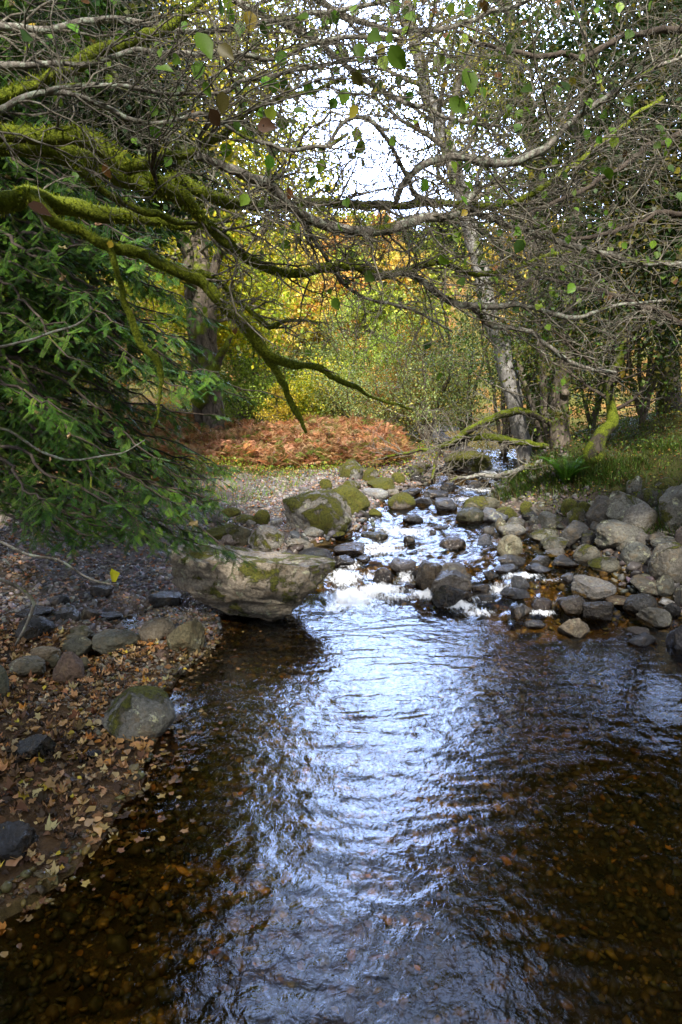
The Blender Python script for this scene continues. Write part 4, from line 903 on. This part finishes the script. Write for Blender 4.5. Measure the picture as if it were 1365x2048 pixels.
# twin alder
tree('alder_tree', tpath([(1128, 925, 12.3, 24), (1120, 860, 12.3, 19), (1122, 780, 12.3, 17), (1130, 700, 12.3, 15), (1140, 600, 12.4, 13), (1150, 450, 12.5, 11), (1165, 200, 12.6, 8), (1170, 0, 12.8, 5)]),
     'rough barked alder with a pale burl, rooted on the grassy overhang beside the fern', 'tree', nl=16000, leaf=.06, cols=DG, nlimb=30, limbL=2.3, cr=.45, seed=17, ang0=.42, bark='brownbark',
     stems=[tpath([(1112, 925, 12.5, 10), (1098, 850, 12.6, 9), (1085, 760, 12.7, 8), (1072, 600, 12.9, 7), (1060, 400, 13.2, 5)]), tpath([(1090, 915, 12.6, 6), (1070, 820, 12.7, 5), (1040, 730, 12.9, 4), (1020, 640, 13.1, 3)])])
bu = ICO[3][0]*(.075, .075, .085); bu = bu*(1+.2*vnoise(bu[:, 0]*30, bu[:, 1]*30, bu[:, 2]*30)[:, None])+P(1130, 786, 12.1)
al = [o_ for o_ in COL.objects if o_.name.startswith('alder_tree')][0]; mesh('burl', bu, [ICO[3][1]], M['brownbark'], al)
# crooked dark mossy tree
tree('crooked_tree', tpath([(1185, 925, 11.2, 24), (1196, 880, 11.2, 15), (1218, 855, 11.2, 12), (1228, 835, 11.2, 11), (1222, 800, 11.2, 9), (1228, 750, 11.2, 9), (1245, 690, 11.2, 8), (1238, 640, 11.3, 7), (1225, 590, 11.4, 6), (1230, 500, 11.5, 5), (1250, 380, 11.6, 4)]),
     'dark crooked mossy tree with an elbow bend, right of the alder', 'tree', nl=2600, leaf=.06, cols=DG, nlimb=20, limbL=1.7, cr=.35, bark='darkmoss', seed=19, ang0=.3, tw='darktwig')
tree('beech_tree', tpath([(1345, 850, 15.5, 34), (1340, 800, 15.5, 24), (1335, 700, 15.6, 20), (1325, 600, 15.7, 18), (1320, 400, 15.8, 16), (1310, 100, 16, 12), (1300, -200, 16.4, 8)]),
     'grey-brown trunked tree standing on the bank at the right edge', 'tree', nl=26000, leaf=.10, cols=DG, nlimb=26, limbL=3.4, cr=.7, seed=22, ang0=.3, clipf=gap(500, 1010))
# tall dark trees, top right
tree('ash_tree', tpath([(1075, 880, 17, 22), (1070, 650, 17, 17), (1080, 400, 17, 15), (1060, 250, 17, 14), (1035, 150, 17, 13), (1025, 60, 17, 11), (1000, -60, 17, 8)]),
     'tall tree with a twisting dark trunk, its top right of the leaning tree', 'tree', nl=36000, leaf=.085, cols=DG, wts=(.45, .3, .2, .05), nlimb=30, limbL=3.0, cr=.6, seed=27, ang0=.3, bark='darkmoss', tw='darktwig', clipf=gap(560, 850, 420),
     crown=[(P(1120, 130, 16), (2.4, 2, 2.5)), (P(960, 130, 19), (1.4, 1.5, 1.6))])
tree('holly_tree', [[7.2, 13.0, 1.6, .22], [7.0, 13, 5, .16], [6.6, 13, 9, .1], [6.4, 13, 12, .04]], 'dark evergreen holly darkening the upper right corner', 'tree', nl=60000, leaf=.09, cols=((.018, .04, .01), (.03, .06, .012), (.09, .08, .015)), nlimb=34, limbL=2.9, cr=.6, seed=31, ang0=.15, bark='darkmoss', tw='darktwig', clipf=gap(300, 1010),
     crown=[([5.6, 11.5, 8.2], (2.6, 2.4, 3.0)), ([5.2, 11, 5.2], (1.5, 1.5, 2))])
near = tree('beech_sapling', [[4.6, 6.0, .5, .09], [4.4, 6.0, 2.5, .07], [4.0, 5.8, 4.5, .05], [3.4, 5.6, 6.2, .02]], 'dark leafy sapling whose branches hang in from the right edge', 'tree', nl=16000, leaf=.065, cols=((.03, .06, .01), (.10, .15, .015), (.17, .14, .015)), nlimb=18, limbL=1.6, cr=.35, seed=35, ang0=.35, bark='darkmoss', tw='darktwig', clipf=gap(300, 1130, 9000))
T = Tubes(); out, tips = [], []; rs = np.random.default_rng(6)
for rows in ([(1660, 420, 10), (1540, 430, 8), (1400, 425, 6), (1290, 440, 5), (1190, 468, 4), (1100, 470, 3), (1040, 490, 2)], [(1650, 700, 10), (1500, 690, 8), (1380, 650, 6), (1260, 600, 5), (1160, 570, 4), (1060, 565, 3), (980, 600, 2)], [(1620, 250, 10), (1500, 240, 8), (1370, 260, 6), (1240, 330, 5), (1130, 400, 4), (1040, 440, 3)], [(1600, 90, 10), (1450, 80, 8), (1300, 60, 6), (1150, 110, 5), (1000, 100, 4), (900, 60, 3)]):
    sp_ = smooth_path(pl(rows, 6.0, 4.8), .05, .03, len(rows)); T.add(sp_[:, :3], sp_[:, 3], 7)
    for j in range(int(len(sp_)*.35)):
        i = rs.integers(6, len(sp_)-1); dd = sp_[i+1, :3]-sp_[i, :3]; dd /= np.linalg.norm(dd)+1e-9; grow(out, tips, sp_[i, :3], dd+.9*rs.standard_normal(3), rs.uniform(.3, 1.0), .006, 0, prm, rs, okv)
T.build('limb', M['darktwig'], near, rough=.006); tubes_of(out, sides=(5, 4, 3)).build('twigs', M['twig'], near)
# bushes across the back
BU = [
 ('hazel_bush', 600, 24, 3.6, 1.9, SG, 'pale green bush at the back left of the stream bend'),
 ('hazel_bush', 700, 27, 5.2, 2.3, GN, 'tall leafy green bush behind the bracken'),
 ('hazel_bush', 500, 22, 4.0, 1.7, GN, 'green bush between the oak and the small yellow tree'),
 ('hazel_bush', 790, 25, 4.2, 2.0, GN, 'rounded dark green bush where the stream disappears'),
 ('hazel_bush', 860, 21, 3.4, 1.7, ((.30, .15, .02), (.16, .2, .04)), 'rusty orange and green bush left of the leaning tree'),
 ('bramble_bush', 500, 20.5, 1.7, 1.3, GN, 'low green bramble mound behind the left end of the bracken'),
 ('bramble_bush', 610, 20.5, 1.9, 1.3, YG, 'low yellow-green mound behind the middle of the bracken'),
 ('bramble_bush', 700, 20.0, 1.7, 1.3, SG, 'low pale green mound behind the right end of the bracken'),
 ('bramble_bush', 780, 19.5, 1.8, 1.2, ((.40, .20, .04), (.2, .22, .05)), 'low russet mound where the bracken meets the stream'),
 ('willow_bush', 930, 19, 4.2, 1.7, SG, 'silvery leaved bush right behind the leaning tree'),
 ('willow_bush', 850, 17.5, 2.5, 1.5, SG, 'low silvery bush overhanging the upper riffle'),
 ('willow_bush', 1010, 16.5, 4.2, 1.5, SG, 'twiggy grey-green bush between the leaning tree and the alder'),
 ('elder_bush', 1180, 16, 4.2, 1.8, DG, 'dark bush behind the alder'),
 ('elder_bush', 1280, 14.5, 3.6, 1.5, ((.06, .10, .015), (.2, .2, .02)), 'yellow-flecked dark bush behind the crooked tree'),
 ('elder_bush', 1100, 20, 6.5, 2.4, ((.05, .09, .015), (.12, .16, .02), (.22, .22, .03)), 'tall dark green bush far behind the alder'),
 ('elder_bush', 1400, 17, 5.5, 2.4, DG, 'large dark bush behind the right edge trunk'),
 ('hazel_bush', 400, 24, 4.5, 2.2, YG, 'yellowish bush behind the oak trunk'),
 ('hazel_bush', 250, 22, 4.8, 2.4, ((.14, .2, .03), (.4, .2, .03)), 'green and orange bush behind the yew'),
 ('hazel_bush', 120, 17, 3.6, 2.0, ((.08, .13, .02), (.3, .28, .03)), 'dim green bush under the yew on the left'),
]
for q, (nm, px_, Y_, H_, Rr, cs, lb) in enumerate(BU):
    b_ = bz(px_, 900, Y_); rs = np.random.default_rng(100+q); st = []
    mk = lambda: (lambda a: [[*b_, .05], [*(b_+[math.cos(a)*Rr*.25, math.sin(a)*Rr*.25, H_*.45]), .035], [*(b_+[math.cos(a)*Rr*.6, math.sin(a)*Rr*.6, H_*.9]), .012]])(rs.uniform(0, 6.3))
    tree(nm, mk(), lb, 'bush', 'bushes across the back of the glade', nl=7500, leaf=.075 if Y_ > 20 else .055, cols=cs, nlimb=26, limbL=Rr*.9, cr=.38, seed=50+q, ang0=.12, stems=[mk() for _ in range(5)], crown=[(b_+[0, 0, H_*.5], (Rr, Rr*.8, H_*.5))], clipf=gap(600, 900, 440))
yt = bz(553, 880, 18.6)
tree('rowan_sapling', [[*yt, .03], [*(yt+[.03, 0, .6]), .022], [*(yt+[0, 0, 1.3]), .008]], 'small bright yellow sapling standing behind the bracken', 'tree', nl=3000, leaf=.05, cols=((.50, .38, .03), (.42, .34, .03), (.55, .42, .06)), nlimb=22, limbL=.6, cr=.16, seed=71, ang0=.1, crown=[(yt+[0, 0, .75], (.5, .4, .6))])
# wooded hillside: individual crowns, a few source trees copied
protos = []
HL = ['orange crowned tree on the far hillside', 'yellow crowned tree on the far hillside', 'green crowned tree on the far hillside', 'dark green conifer-dark tree on the far hillside']
for q, cs in enumerate((OR, ((.60, .50, .12), (.55, .52, .10), (.62, .44, .10)), ((.26, .34, .05), (.36, .40, .06)), ((.05, .09, .02), (.08, .12, .02)))):
    rt = tree('hillside_tree', [[0, 0, 0, .2], [.1, 0, 2.2, .15], [0, .1, 5.5, .05]], HL[q], 'tree', 'trees on the far hillside', nl=4200, leaf=.30, cols=cs, nlimb=18, limbL=2.3, cr=.75, seed=80+q, ang0=.25, tw='brownbark', crown=[((0, 0, 3.6), (2.1, 2.1, 2.2))])
    protos.append(rt)
rs = np.random.default_rng(77); used_ = set(); cnt = 0
for q in range(95):
    Y_ = rs.uniform(33, 88); px_ = rs.uniform(250, 1250); x_ = (px_-682)/F*Y_
    k = rs.choice(4, p=[.38, .25, .25, .12]) if 600 < px_ < 1000 else rs.choice(4, p=[.12, .38, .38, .12])
    s_ = rs.uniform(.6, 1.15); loc = Vector((x_, Y_, gz(x_, Y_)-.2))
    top = proj(np.array([x_, Y_, loc.z+6.3*s_]))[1][0]
    if top < 415: s_ *= .6
    if k not in used_: used_.add(k); o = protos[k]
    else:
        o = protos[k].copy(); COL.objects.link(o)
        for ch in protos[k].children: c = ch.copy(); COL.objects.link(c); c.parent = o
    o.location = loc; o.scale = (s_*rs.uniform(.9, 1.2), s_, s_*rs.uniform(.8, 1.15)); o.rotation_euler[2] = rs.uniform(0, 6.28)
# unseen trees added around the viewpoint to shade the near pool
def hid(p):
    a, b = proj(p); return (p[:, 1] < .1) | (a < -60) | (a > 1425) | (b < -60)
for q, (x_, y_, h_) in enumerate([(-4.5, -3, 9), (2.5, -6, 10), (6.5, 1.5, 9), (-2, -10, 11)]):
    z_ = gz(x_, y_)-.1
    tree('alder_tree', [[x_, y_, z_, .25], [x_*.95, y_, z_+h_*.5, .17], [x_*.9, y_+.3, z_+h_, .05]], ['unseen alder added behind the viewpoint to shade the leafy bank', 'unseen alder added for shade on the stream side behind the viewpoint', 'unseen alder added for shade on the right bank just out of view', 'tall unseen alder added for shade further down the stream'][q], 'tree', 'unseen shade trees added around the viewpoint', nl=14000, leaf=.12, cols=GN, nlimb=26, limbL=3.6, cr=.7, seed=90+q, ang0=.3, crown=[((x_*.8, y_+.4, z_+h_*.75), (3, 3, 2.2))], clipf=hid)
tree('alder_tree', [[-4.2, -.9, .3, .2], [-3.6, -.9, 3, .15], [-2.6, -.8, 6.5, .05]], 'unseen broad crowned alder added for shade over the leafy bank just behind the viewpoint', 'tree', 'unseen shade trees added around the viewpoint', nl=8000, leaf=.12, cols=GN, nlimb=20, limbL=3.0, cr=.7, seed=98, ang0=.4, crown=[((-2.4, -.7, 6.3), (2.6, 1.5, 1.2))], clipf=hid)  # out-of-view crown added to keep the sun off the left limbs
tree('alder_tree', [[4.6, -1.2, .4, .2], [4.0, -1.1, 3, .15], [3, -.9, 6.5, .05]], 'unseen broad crowned alder added for shade over the right bank just behind the viewpoint', 'tree', 'unseen shade trees added around the viewpoint', nl=8000, leaf=.12, cols=GN, nlimb=20, limbL=3.0, cr=.7, seed=99, ang0=.4, crown=[((2.6, -.8, 6.3), (2.8, 1.5, 1.2))], clipf=hid)  # second added crown, blocks the sun over the right twigs and pool

# ================================================================== GROUND COVER (uncountable)
def onland(n, x0, x1, y0, y1, f):
    X = rng.uniform(x0, x1, n); Y = rng.uniform(y0, y1, n); m = f(X, Y); X, Y = X[m], Y[m]; return X, Y, terr(X, Y)
def pebbles(name, X, Y, Z, size, cols, mat, label, cat, sub=1, flat=.55):
    n = len(X); v, f = ICO[sub]; s = size[:, None]*np.c_[rng.uniform(.8, 1.3, n), rng.uniform(.7, 1.1, n), rng.uniform(.4, .8, n)*flat/.55]
    a = rng.uniform(0, 6.28, n); ca, sa = np.cos(a)[:, None], np.sin(a)[:, None]
    t = v[None]*(1+.18*rng.standard_normal((n, len(v), 1)))*s[:, None]
    x = t[:, :, 0]*ca-t[:, :, 1]*sa; y = t[:, :, 0]*sa+t[:, :, 1]*ca; tl = .35*rng.standard_normal((n, 2))
    z = t[:, :, 2]+tl[:, :1]*x+tl[:, 1:]*y
    V = np.stack([x+X[:, None], y+Y[:, None], z+(Z+s[:, 2]*.35)[:, None]], -1).reshape(-1, 3)
    fs = (f[None]+np.arange(n)[:, None, None]*len(v)).reshape(-1, 3)
    o = mesh(name, V, [fs], mat, col=np.repeat(cols, len(v), 0)); props(o, label, cat, kind='stuff'); return o
# bed of the near pool
X, Y, Z = onland(52000, -3.4, 4.6, 1.4, 9, lambda x, y: (x > xl(y)-.15) & (x < xr(y)+.1) & (rng.random(len(x)) < np.clip(3.2/y, .35, 1)))
sz_ = .010+.030*rng.random(len(X))**3.2+.004*(Y > 4); sz_ *= np.where(rng.random(len(X)) < .03, 1.35, 1)
pebbles('stream_bed_pebbles', X, Y, Z, sz_, pick([(.13, .090, .026), (.21, .135, .034), (.095, .075, .03), (.06, .055, .032), (.34, .17, .035), (.13, .115, .045), (.26, .20, .10)], len(X), .3, [.29, .17, .22, .2, .02, .08, .02]), M['bedpebble'], 'brown and orange pebbles on the bed of the clear pool', 'pebbles')
# gravel beaches
X, Y, Z = onland(52000, -5.5, 2.6, 6.3, 17.2, lambda x, y: (x < xl(y)+.1) & (xl(y)-x < 2.6+vnoise(x, y)*.5+1.6*(y < 10)) & ~((y > 15.3)))
sz_ = .012+.03*rng.random(len(X))**3
pebbles('gravel', X, Y, Z, sz_, pick([(.20, .19, .19), (.28, .25, .23), (.13, .13, .14), (.26, .18, .13), (.34, .30, .27)], len(X), .25), M['pebble'], 'pinkish grey gravel beach left of the stream', 'gravel')
X, Y, Z = onland(9000, -2.6, 0, 4.6, 7.6, lambda x, y: (x < xl(y)+.12) & (x > xl(y)-.9+.3*vnoise(x*2, y*2)) & (rng.random(len(x)) < .8))
sz_ = .010+.018*rng.random(len(X))**2
pebbles('shingle', X, Y, Z, sz_, pick([(.22, .18, .13), (.16, .15, .13), (.3, .24, .17)], len(X), .25), M['pebble'], 'small tan shingle spit beyond the round mossy boulder', 'gravel')
X, Y, Z = onland(5000, .5, 7, 6.5, 14, lambda x, y: (x > xr(y)-.5) & (x < xr(y)+1.2))
pebbles('bank_cobbles', X, Y, Z, .02+.05*rng.random(len(X))**2.5, pick([(.15, .14, .12), (.2, .18, .15), (.1, .09, .08)], len(X), .25), M['pebble'], 'small cobbles filling the gaps of the right bank', 'gravel', sub=2)
# loose small stones of the riffle
X, Y, Z = onland(2600, -.8, 4.6, 6.9, 16.5, lambda x, y: (x > xl(y)-.3) & (x < xr(y)+.1) & (rng.random(len(x)) < .25+.75*(fbm(x*1.2, y*1.2, s=50) > .05)) & ~((y < 7.9) & (x < 1.2)))
pebbles('riffle_stones', X, Y, Z+.02, .03+.055*rng.random(len(X))**2, pick([(.06, .055, .05), (.10, .09, .08), (.13, .13, .13)], len(X), .25), M['bedpebble'], 'small dark wet stones crowding the riffle', 'stones', sub=2, flat=.6)
# fallen leaves
def leaves(name, X, Y, Z, size, cols, label, tilt=.35, wts=None, curl=2.0, lift=.012):
    n = len(X); ps = np.c_[X, Y, Z+lift+rng.uniform(0, .02, n)]; dd = np.c_[rdir(n)[:, :2], np.zeros(n)]; uu = np.array([0, 0, 1.0])+tilt*rdir(n); pc = pick(cols, n, .3, wts); m = rng.random(n) < .55
    v_, f_, c_ = merge([scatter('maple', ps[m], dd[m], uu[m], size[m], pc[m], curl), scatter('oval', ps[~m], dd[~m], uu[~m], size[~m]*.9, pc[~m], curl)])
    o = mesh(name, v_, f_, M['litter'], col=c_); props(o, label, 'leaves', kind='stuff')
LC = [(.32, .17, .07), (.42, .27, .13), (.13, .065, .03), (.50, .37, .19), (.46, .34, .04), (.055, .035, .022), (.38, .16, .03)]; LW = [.24, .17, .24, .08, .03, .21, .03]
X, Y, Z = onland(13000, -4.5, 0, 2.0, 6.6, lambda x, y: (x < xl(y)+.12) & (rng.random(len(x)) < .5+.5*sstep(-.3, .1, vnoise(x*2.2, y*2.2, s=88))))
leaves('leaf_litter', X, Y, Z, .03+.055*rng.random(len(X))**1.3, LC, 'brown and tan sycamore leaves covering the near left bank', .5, LW)
X, Y, Z = onland(15000, -7, 2.6, 6.4, 17, lambda x, y: (x < xl(y)+.2) & (rng.random(len(x)) < np.where(xl(y)-x > 2.6, .9, .45)))
leaves('scattered_leaves', X, Y, Z, rng.uniform(.03, .06, len(X)), [(.45, .22, .11), (.40, .27, .16), (.28, .12, .06)], 'rust coloured leaves scattered over the gravel beach')
X, Y, Z = onland(2600, .6, 7, 6.5, 15, lambda x, y: (x > xr(y)-.7))
leaves('bank_leaves', X, Y, Z, rng.uniform(.025, .05, len(X)), [(.48, .26, .06), (.40, .22, .09), (.30, .13, .04), (.5, .38, .05)], 'orange leaves lying among the right bank stones')
X, Y, Z = onland(420, -1.2, 4, 2.0, 8, lambda x, y: (x > xl(y)) & (x < xr(y)))
leaves('sunken_leaves', X, Y, Z+.015, rng.uniform(.03, .05, len(X)), [(.36, .22, .04), (.28, .15, .03), (.16, .11, .03)], 'yellow and orange leaves sunk on the pool bed', .2, None, .5)

X, Y, Z = onland(9000, -3.5, 0, 1.8, 7, lambda x, y: (x > xl(y)-.1) & (x < xl(y)+.45) & (rng.random(len(x)) < .55*np.exp(-(x-xl(y))/.14)))
leaves('soaked_leaves', X, Y, np.maximum(Z, -.012), .025+.035*rng.random(len(X)), [(.22, .12, .05), (.14, .08, .035), (.30, .19, .06), (.08, .05, .03)], 'soaked dark leaves along the edge of the near left bank', .25, None, .6, .003)
BLADE = (np.array([[-.018, 0, 0], [.018, 0, 0], [-.013, .5, .02], [.013, .5, .02], [0, 1, -.14]]), [np.array([[0, 1, 3, 2]]), np.array([[2, 3, 4]])])
def blades(name, X, Y, Z, L_, cols, label, spread=.5, cat='grass', wid=1.0):
    n = len(X); d = np.c_[rdir(n)[:, :2]*spread, np.ones(n)]; s_ = np.c_[L_*wid*1.6, L_, L_]
    v_, f_, c_ = scatter(BLADE, np.c_[X, Y, Z-.01], d, np.c_[-d[:, :2], np.full(n, .3)], s_, pick(cols, n, .25)); o = mesh(name, v_, f_, M['leaf'], col=c_); props(o, label, cat, kind='stuff')
GC = [(.07, .13, .015), (.11, .18, .02), (.05, .09, .012), (.20, .20, .05)]
X, Y, Z = onland(42000, 1.6, 9, 8.5, 20, lambda x, y: (x > xr(y)+.55+.3*vnoise(x*2, y*2)) & (vnoise(x*1.7, y*1.7, s=8) > -.55))
blades('bank_grass', X, Y, Z, rng.uniform(.03, .13, len(X)), GC, 'short grass on the sloping right bank', .7)
cx_ = np.array([P(*q)[:2] for q in [(1030, 960, 12.2), (1060, 950, 12), (1080, 945, 11.9), (1010, 985, 11.7), (1160, 960, 11.2), (1190, 965, 10.9), (1215, 955, 11), (1240, 960, 10.6), (1270, 940, 11), (1200, 980, 10.5), (1330, 1050, 8.9), (1345, 1060, 8.7), (1340, 920, 11.5), (1290, 920, 12), (1170, 985, 10.6), (1100, 985, 11.2), (1045, 990, 11.5), (1130, 990, 10.8)]])
i = rng.integers(0, len(cx_), 9000); XY = cx_[i]+rng.standard_normal((9000, 2))*.17; blades('tussock_grass', XY[:, 0], XY[:, 1], terr(XY[:, 0], XY[:, 1])-.02, rng.uniform(.12, .30, 9000), [(.03, .07, .01), (.05, .10, .014), (.09, .15, .02), (.10, .07, .03)], 'long arching grass tussocks on the overhang below the alder', 1.0, wid=.8)
X, Y, Z = onland(16000, -6, 1.4, 9.5, 17, lambda x, y: (xl(y)-x > 1.9+.6*vnoise(x*1.2, y*1.2)) & (xl(y)-x < 5))
blades('left_bank_grass', X, Y, Z, rng.uniform(.06, .2, len(X)), [(.14, .24, .02), (.20, .30, .03), (.09, .15, .02)], 'bright short grass between the gravel and the bracken', .8)
# small-leaved ground cover on both banks
X, Y, Z = onland(9000, -5, 2.2, 13.4, 16.4, lambda x, y: (xl(y)-x > .3) & (vnoise(x*2, y*2, s=6) > -.2)); n = len(X)
v_, f_, c_ = scatter('quad', np.c_[X, Y, Z+rng.uniform(.02, .22, n)], rdir(n), rdir(n)+np.array([0, -.3, 1.2]), rng.uniform(.03, .06, n), pick([(.17, .27, .02), (.25, .30, .03), (.09, .15, .02), (.32, .16, .03)], n))
props(mesh('undergrowth', v_, f_, M['leaf'], col=c_), 'low bright green plants at the foot of the bracken', 'plants', kind='stuff')
X, Y, Z = onland(16000, 1.8, 9, 9, 19, lambda x, y: (x > xr(y)+.35) & (vnoise(x*1.5, y*1.5, s=16) > -.1)); n = len(X)
v_, f_, c_ = scatter('quad', np.c_[X, Y, Z+rng.uniform(.02, .28, n)], rdir(n), rdir(n)+np.array([0, -.3, 1.2]), rng.uniform(.025, .055, n), pick([(.05, .10, .012), (.09, .15, .018), (.13, .08, .03), (.17, .2, .03)], n))
props(mesh('bank_plants', v_, f_, M['leaf'], col=c_), 'leafy weeds and brambles over the right bank', 'plants', kind='stuff')
# bracken
fv, ff_ = [], []
for k in range(16):
    y_ = .12+k*.055; l_ = .42*math.sin(math.pi*min(1, (1-y_)*1.15+.05))**.8
    for sd_ in (-1, 1): b_ = len(fv); fv += [[0, y_, -.25*y_*y_], [sd_*l_*.5, y_+.012+.1*l_, -.25*y_*y_+.02], [sd_*l_, y_+.16*l_+.02, -.25*y_*y_-.05], [sd_*l_*.5, y_-.012+.08*l_, -.25*y_*y_]]; ff_.append([b_, b_+1, b_+2, b_+3])
b_ = len(fv); fv += [[-.012, -.3, 0], [.012, -.3, 0], [.005, 1, -.25], [-.005, 1, -.25]]; ff_.append([b_, b_+1, b_+2, b_+3])
FR = (np.array(fv), [np.array(ff_)])
X, Y, Z = onland(24000, -6.5, 1.4, 14.3, 19, lambda x, y: (xl(y)-x > .5+.5*(y < 15)) & (fbm(x*.9, y*.9, s=61) > -.75)); n = len(X); d = rdir(n); d[:, 2] = np.abs(d[:, 2])*.8+.15
v_, f_, c_ = scatter(FR, np.c_[X, Y, Z+rng.uniform(.02, 1, n)*(.26+.22*fbm(X*1.4, Y*1.4, s=66))], d, rdir(n)*.6+np.array([0, 0, 1]), rng.uniform(.16, .34, n), pick([(.46, .23, .12), (.55, .33, .20), (.30, .13, .06), (.40, .25, .14), (.16, .07, .035), (.16, .19, .04)], n, .25), .15)
props(mesh('bracken', v_, f_, M['leaf'], col=c_), 'bank of rust-orange dead bracken beyond the gravel beach', 'bracken', kind='stuff')

# fern on the overhang
fb = hit(1135, 985, False); fb = np.array([fb[0], fb[1]+.1, gz(fb[0], fb[1]+.1)])
fe = thing('fern', fb, 'bright green fern fanning out on the overhang in front of the alder', 'fern')
for k in range(13):
    az = k*2*math.pi/13+.2; T_ = []; L0 = rng.uniform(.5, .68); lean_ = rng.uniform(.35, .75)
    t = np.linspace(0, 1, 26); hx = L0*lean_*t**1.4; hz = L0*(t-.42*lean_*t**3)
    pts = fb+np.c_[np.cos(az)*hx, np.sin(az)*hx, hz+.02]; d = np.gradient(pts, axis=0); d /= np.linalg.norm(d, axis=1)[:, None]
    sd0 = np.array([-math.sin(az), math.cos(az), 0]); pv, pd, ps = [], [], []
    for i in range(3, 26):
        for s_ in (-1, 1): pv.append(pts[i]); pd.append(sd0*s_+d[i]*.35+np.array([0, 0, -.12])); ps.append(.15*math.sin(math.pi*min(1, (1-t[i])*.92+.08))**.7+.008)
    PIN = (np.array([[-.09, 0, 0], [.09, 0, 0], [.11, .5, .02], [-.11, .5, .02], [0, 1, -.05]]), [np.array([[0, 1, 2, 3]]), np.array([[3, 2, 4]])])
    a1 = scatter(PIN, np.array(pv), np.array(pd), np.tile([0, 0, 1.0], (len(pv), 1)), np.array(ps), pick([(.10, .26, .02), (.14, .32, .03)], len(pv), .12))
    T2 = Tubes(); T2.add(pts, np.linspace(.004, .001, 26), 4, False, np.array([.12, .2, .03])); a2 = (np.concatenate(T2.v), T2.f, np.concatenate(T2.c))
    V_, F2, C2 = merge([a1, a2]); mesh('frond', V_, F2, M['leaf'], fe, col=C2)

# fallen and low mossy branches
def deadbranch(name, rows, label, mat='darkmoss', twn=10, twL=.5, seed=1, group=None, bare=False):
    pts = [[*P(a, b, c), r/F*c] for a, b, c, r in rows]
    root = thing(name, pts[0][:3], label, 'branch', group); sp_ = smooth_path(pts, .06, .03, seed)
    T = Tubes(); T.add(sp_[:, :3], sp_[:, 3], 8); T.build('limb', M[mat], root, rough=.008)
    out, tips = [], []; rs = np.random.default_rng(seed)
    pr = dict(levels=3, seg=(.06, .05, .05), jit=(.2, .25, .25), grav=(.0, 0, 0), taper=.2, gap=(.12, .12, .12), ang=.8, ratio=.5, rr=.6, rmin=.003)
    for j in range(twn):
        i = rs.integers(1, len(sp_)-1); d = sp_[i, :3]-sp_[i-1, :3]; d = d/np.linalg.norm(d)+.8*rs.standard_normal(3); grow(out, tips, sp_[i, :3], d, twL*rs.uniform(.5, 1.3), min(.012, sp_[i, 3]*.6), 0, pr, rs)
    if out: tubes_of(out, sides=(5, 4, 3)).build('twigs', M['twig'], root)
    return root
deadbranch('fallen_branch', [(500, 1000, 14.2, 4), (560, 975, 14.3, 6), (620, 965, 14.3, 7), (655, 945, 14.4, 8), (690, 925, 14.6, 8), (715, 905, 14.8, 5)], 'mossy fallen branch lying along the gravel edge below the bracken', seed=3, twn=9, twL=.5)
deadbranch('fallen_branch', [(515, 985, 14.5, 5), (505, 960, 14.6, 6), (520, 935, 14.7, 6), (550, 928, 14.8, 4), (590, 922, 14.9, 3)], 'short mossy branch arching out of the bracken at the left', seed=4, twn=8, twL=.45)
deadbranch('low_branch', [(1122, 862, 12.32, 6), (1080, 835, 12.4, 6), (1030, 822, 12.6, 8), (985, 838, 12.8, 7), (940, 860, 13, 7), (905, 885, 13.2, 6), (880, 900, 13.3, 4), (862, 960, 13.2, 3)], 'mossy low branch arching left from the alder over the stream', seed=5, twn=22, twL=.8)
deadbranch('low_branch', [(1120, 900, 12.35, 6), (1060, 885, 12.6, 6), (1010, 880, 12.8, 8), (970, 872, 13, 7), (930, 878, 13.2, 6), (880, 895, 13.5, 4), (820, 905, 13.9, 3), (760, 915, 14.4, 2.5)], 'lower mossy branch trailing twigs over the upper riffle', seed=6, twn=26, twL=.9)
deadbranch('dead_branch', [(1085, 925, 11.9, 7), (1050, 935, 12.1, 6), (1010, 950, 12.5, 5), (960, 950, 12.9, 4), (900, 965, 13.2, 3), (840, 985, 13.4, 2)], 'bare pale dead branch lying across the water at the small fall', mat='limb', seed=7, twn=16, twL=.6)
deadbranch('oak_snag', [(395, 810, 17, 16), (410, 770, 17, 14), (430, 740, 17, 10), (440, 715, 17, 8), (455, 690, 17, 6), (465, 670, 17, 4)], 'broken twisted snag beside the oak trunk', mat='darkmoss', seed=8, twn=3, twL=.4)
# yellow leaf on the foreground twig
q = P(224, 1150, 2.78); v_, f_, c_ = scatter('oval', q[None], np.array([[-.15, -.3, 1.0]]), np.array([[.9, -.7, .2]]), np.array([.065]), np.array([[.42, .40, .03]]), 1.2)
props(mesh('yellow_leaf', v_, f_, M['leaf'], origin=q, col=c_), 'single yellow leaf caught upright on the bare twig at the lower left', 'leaf')
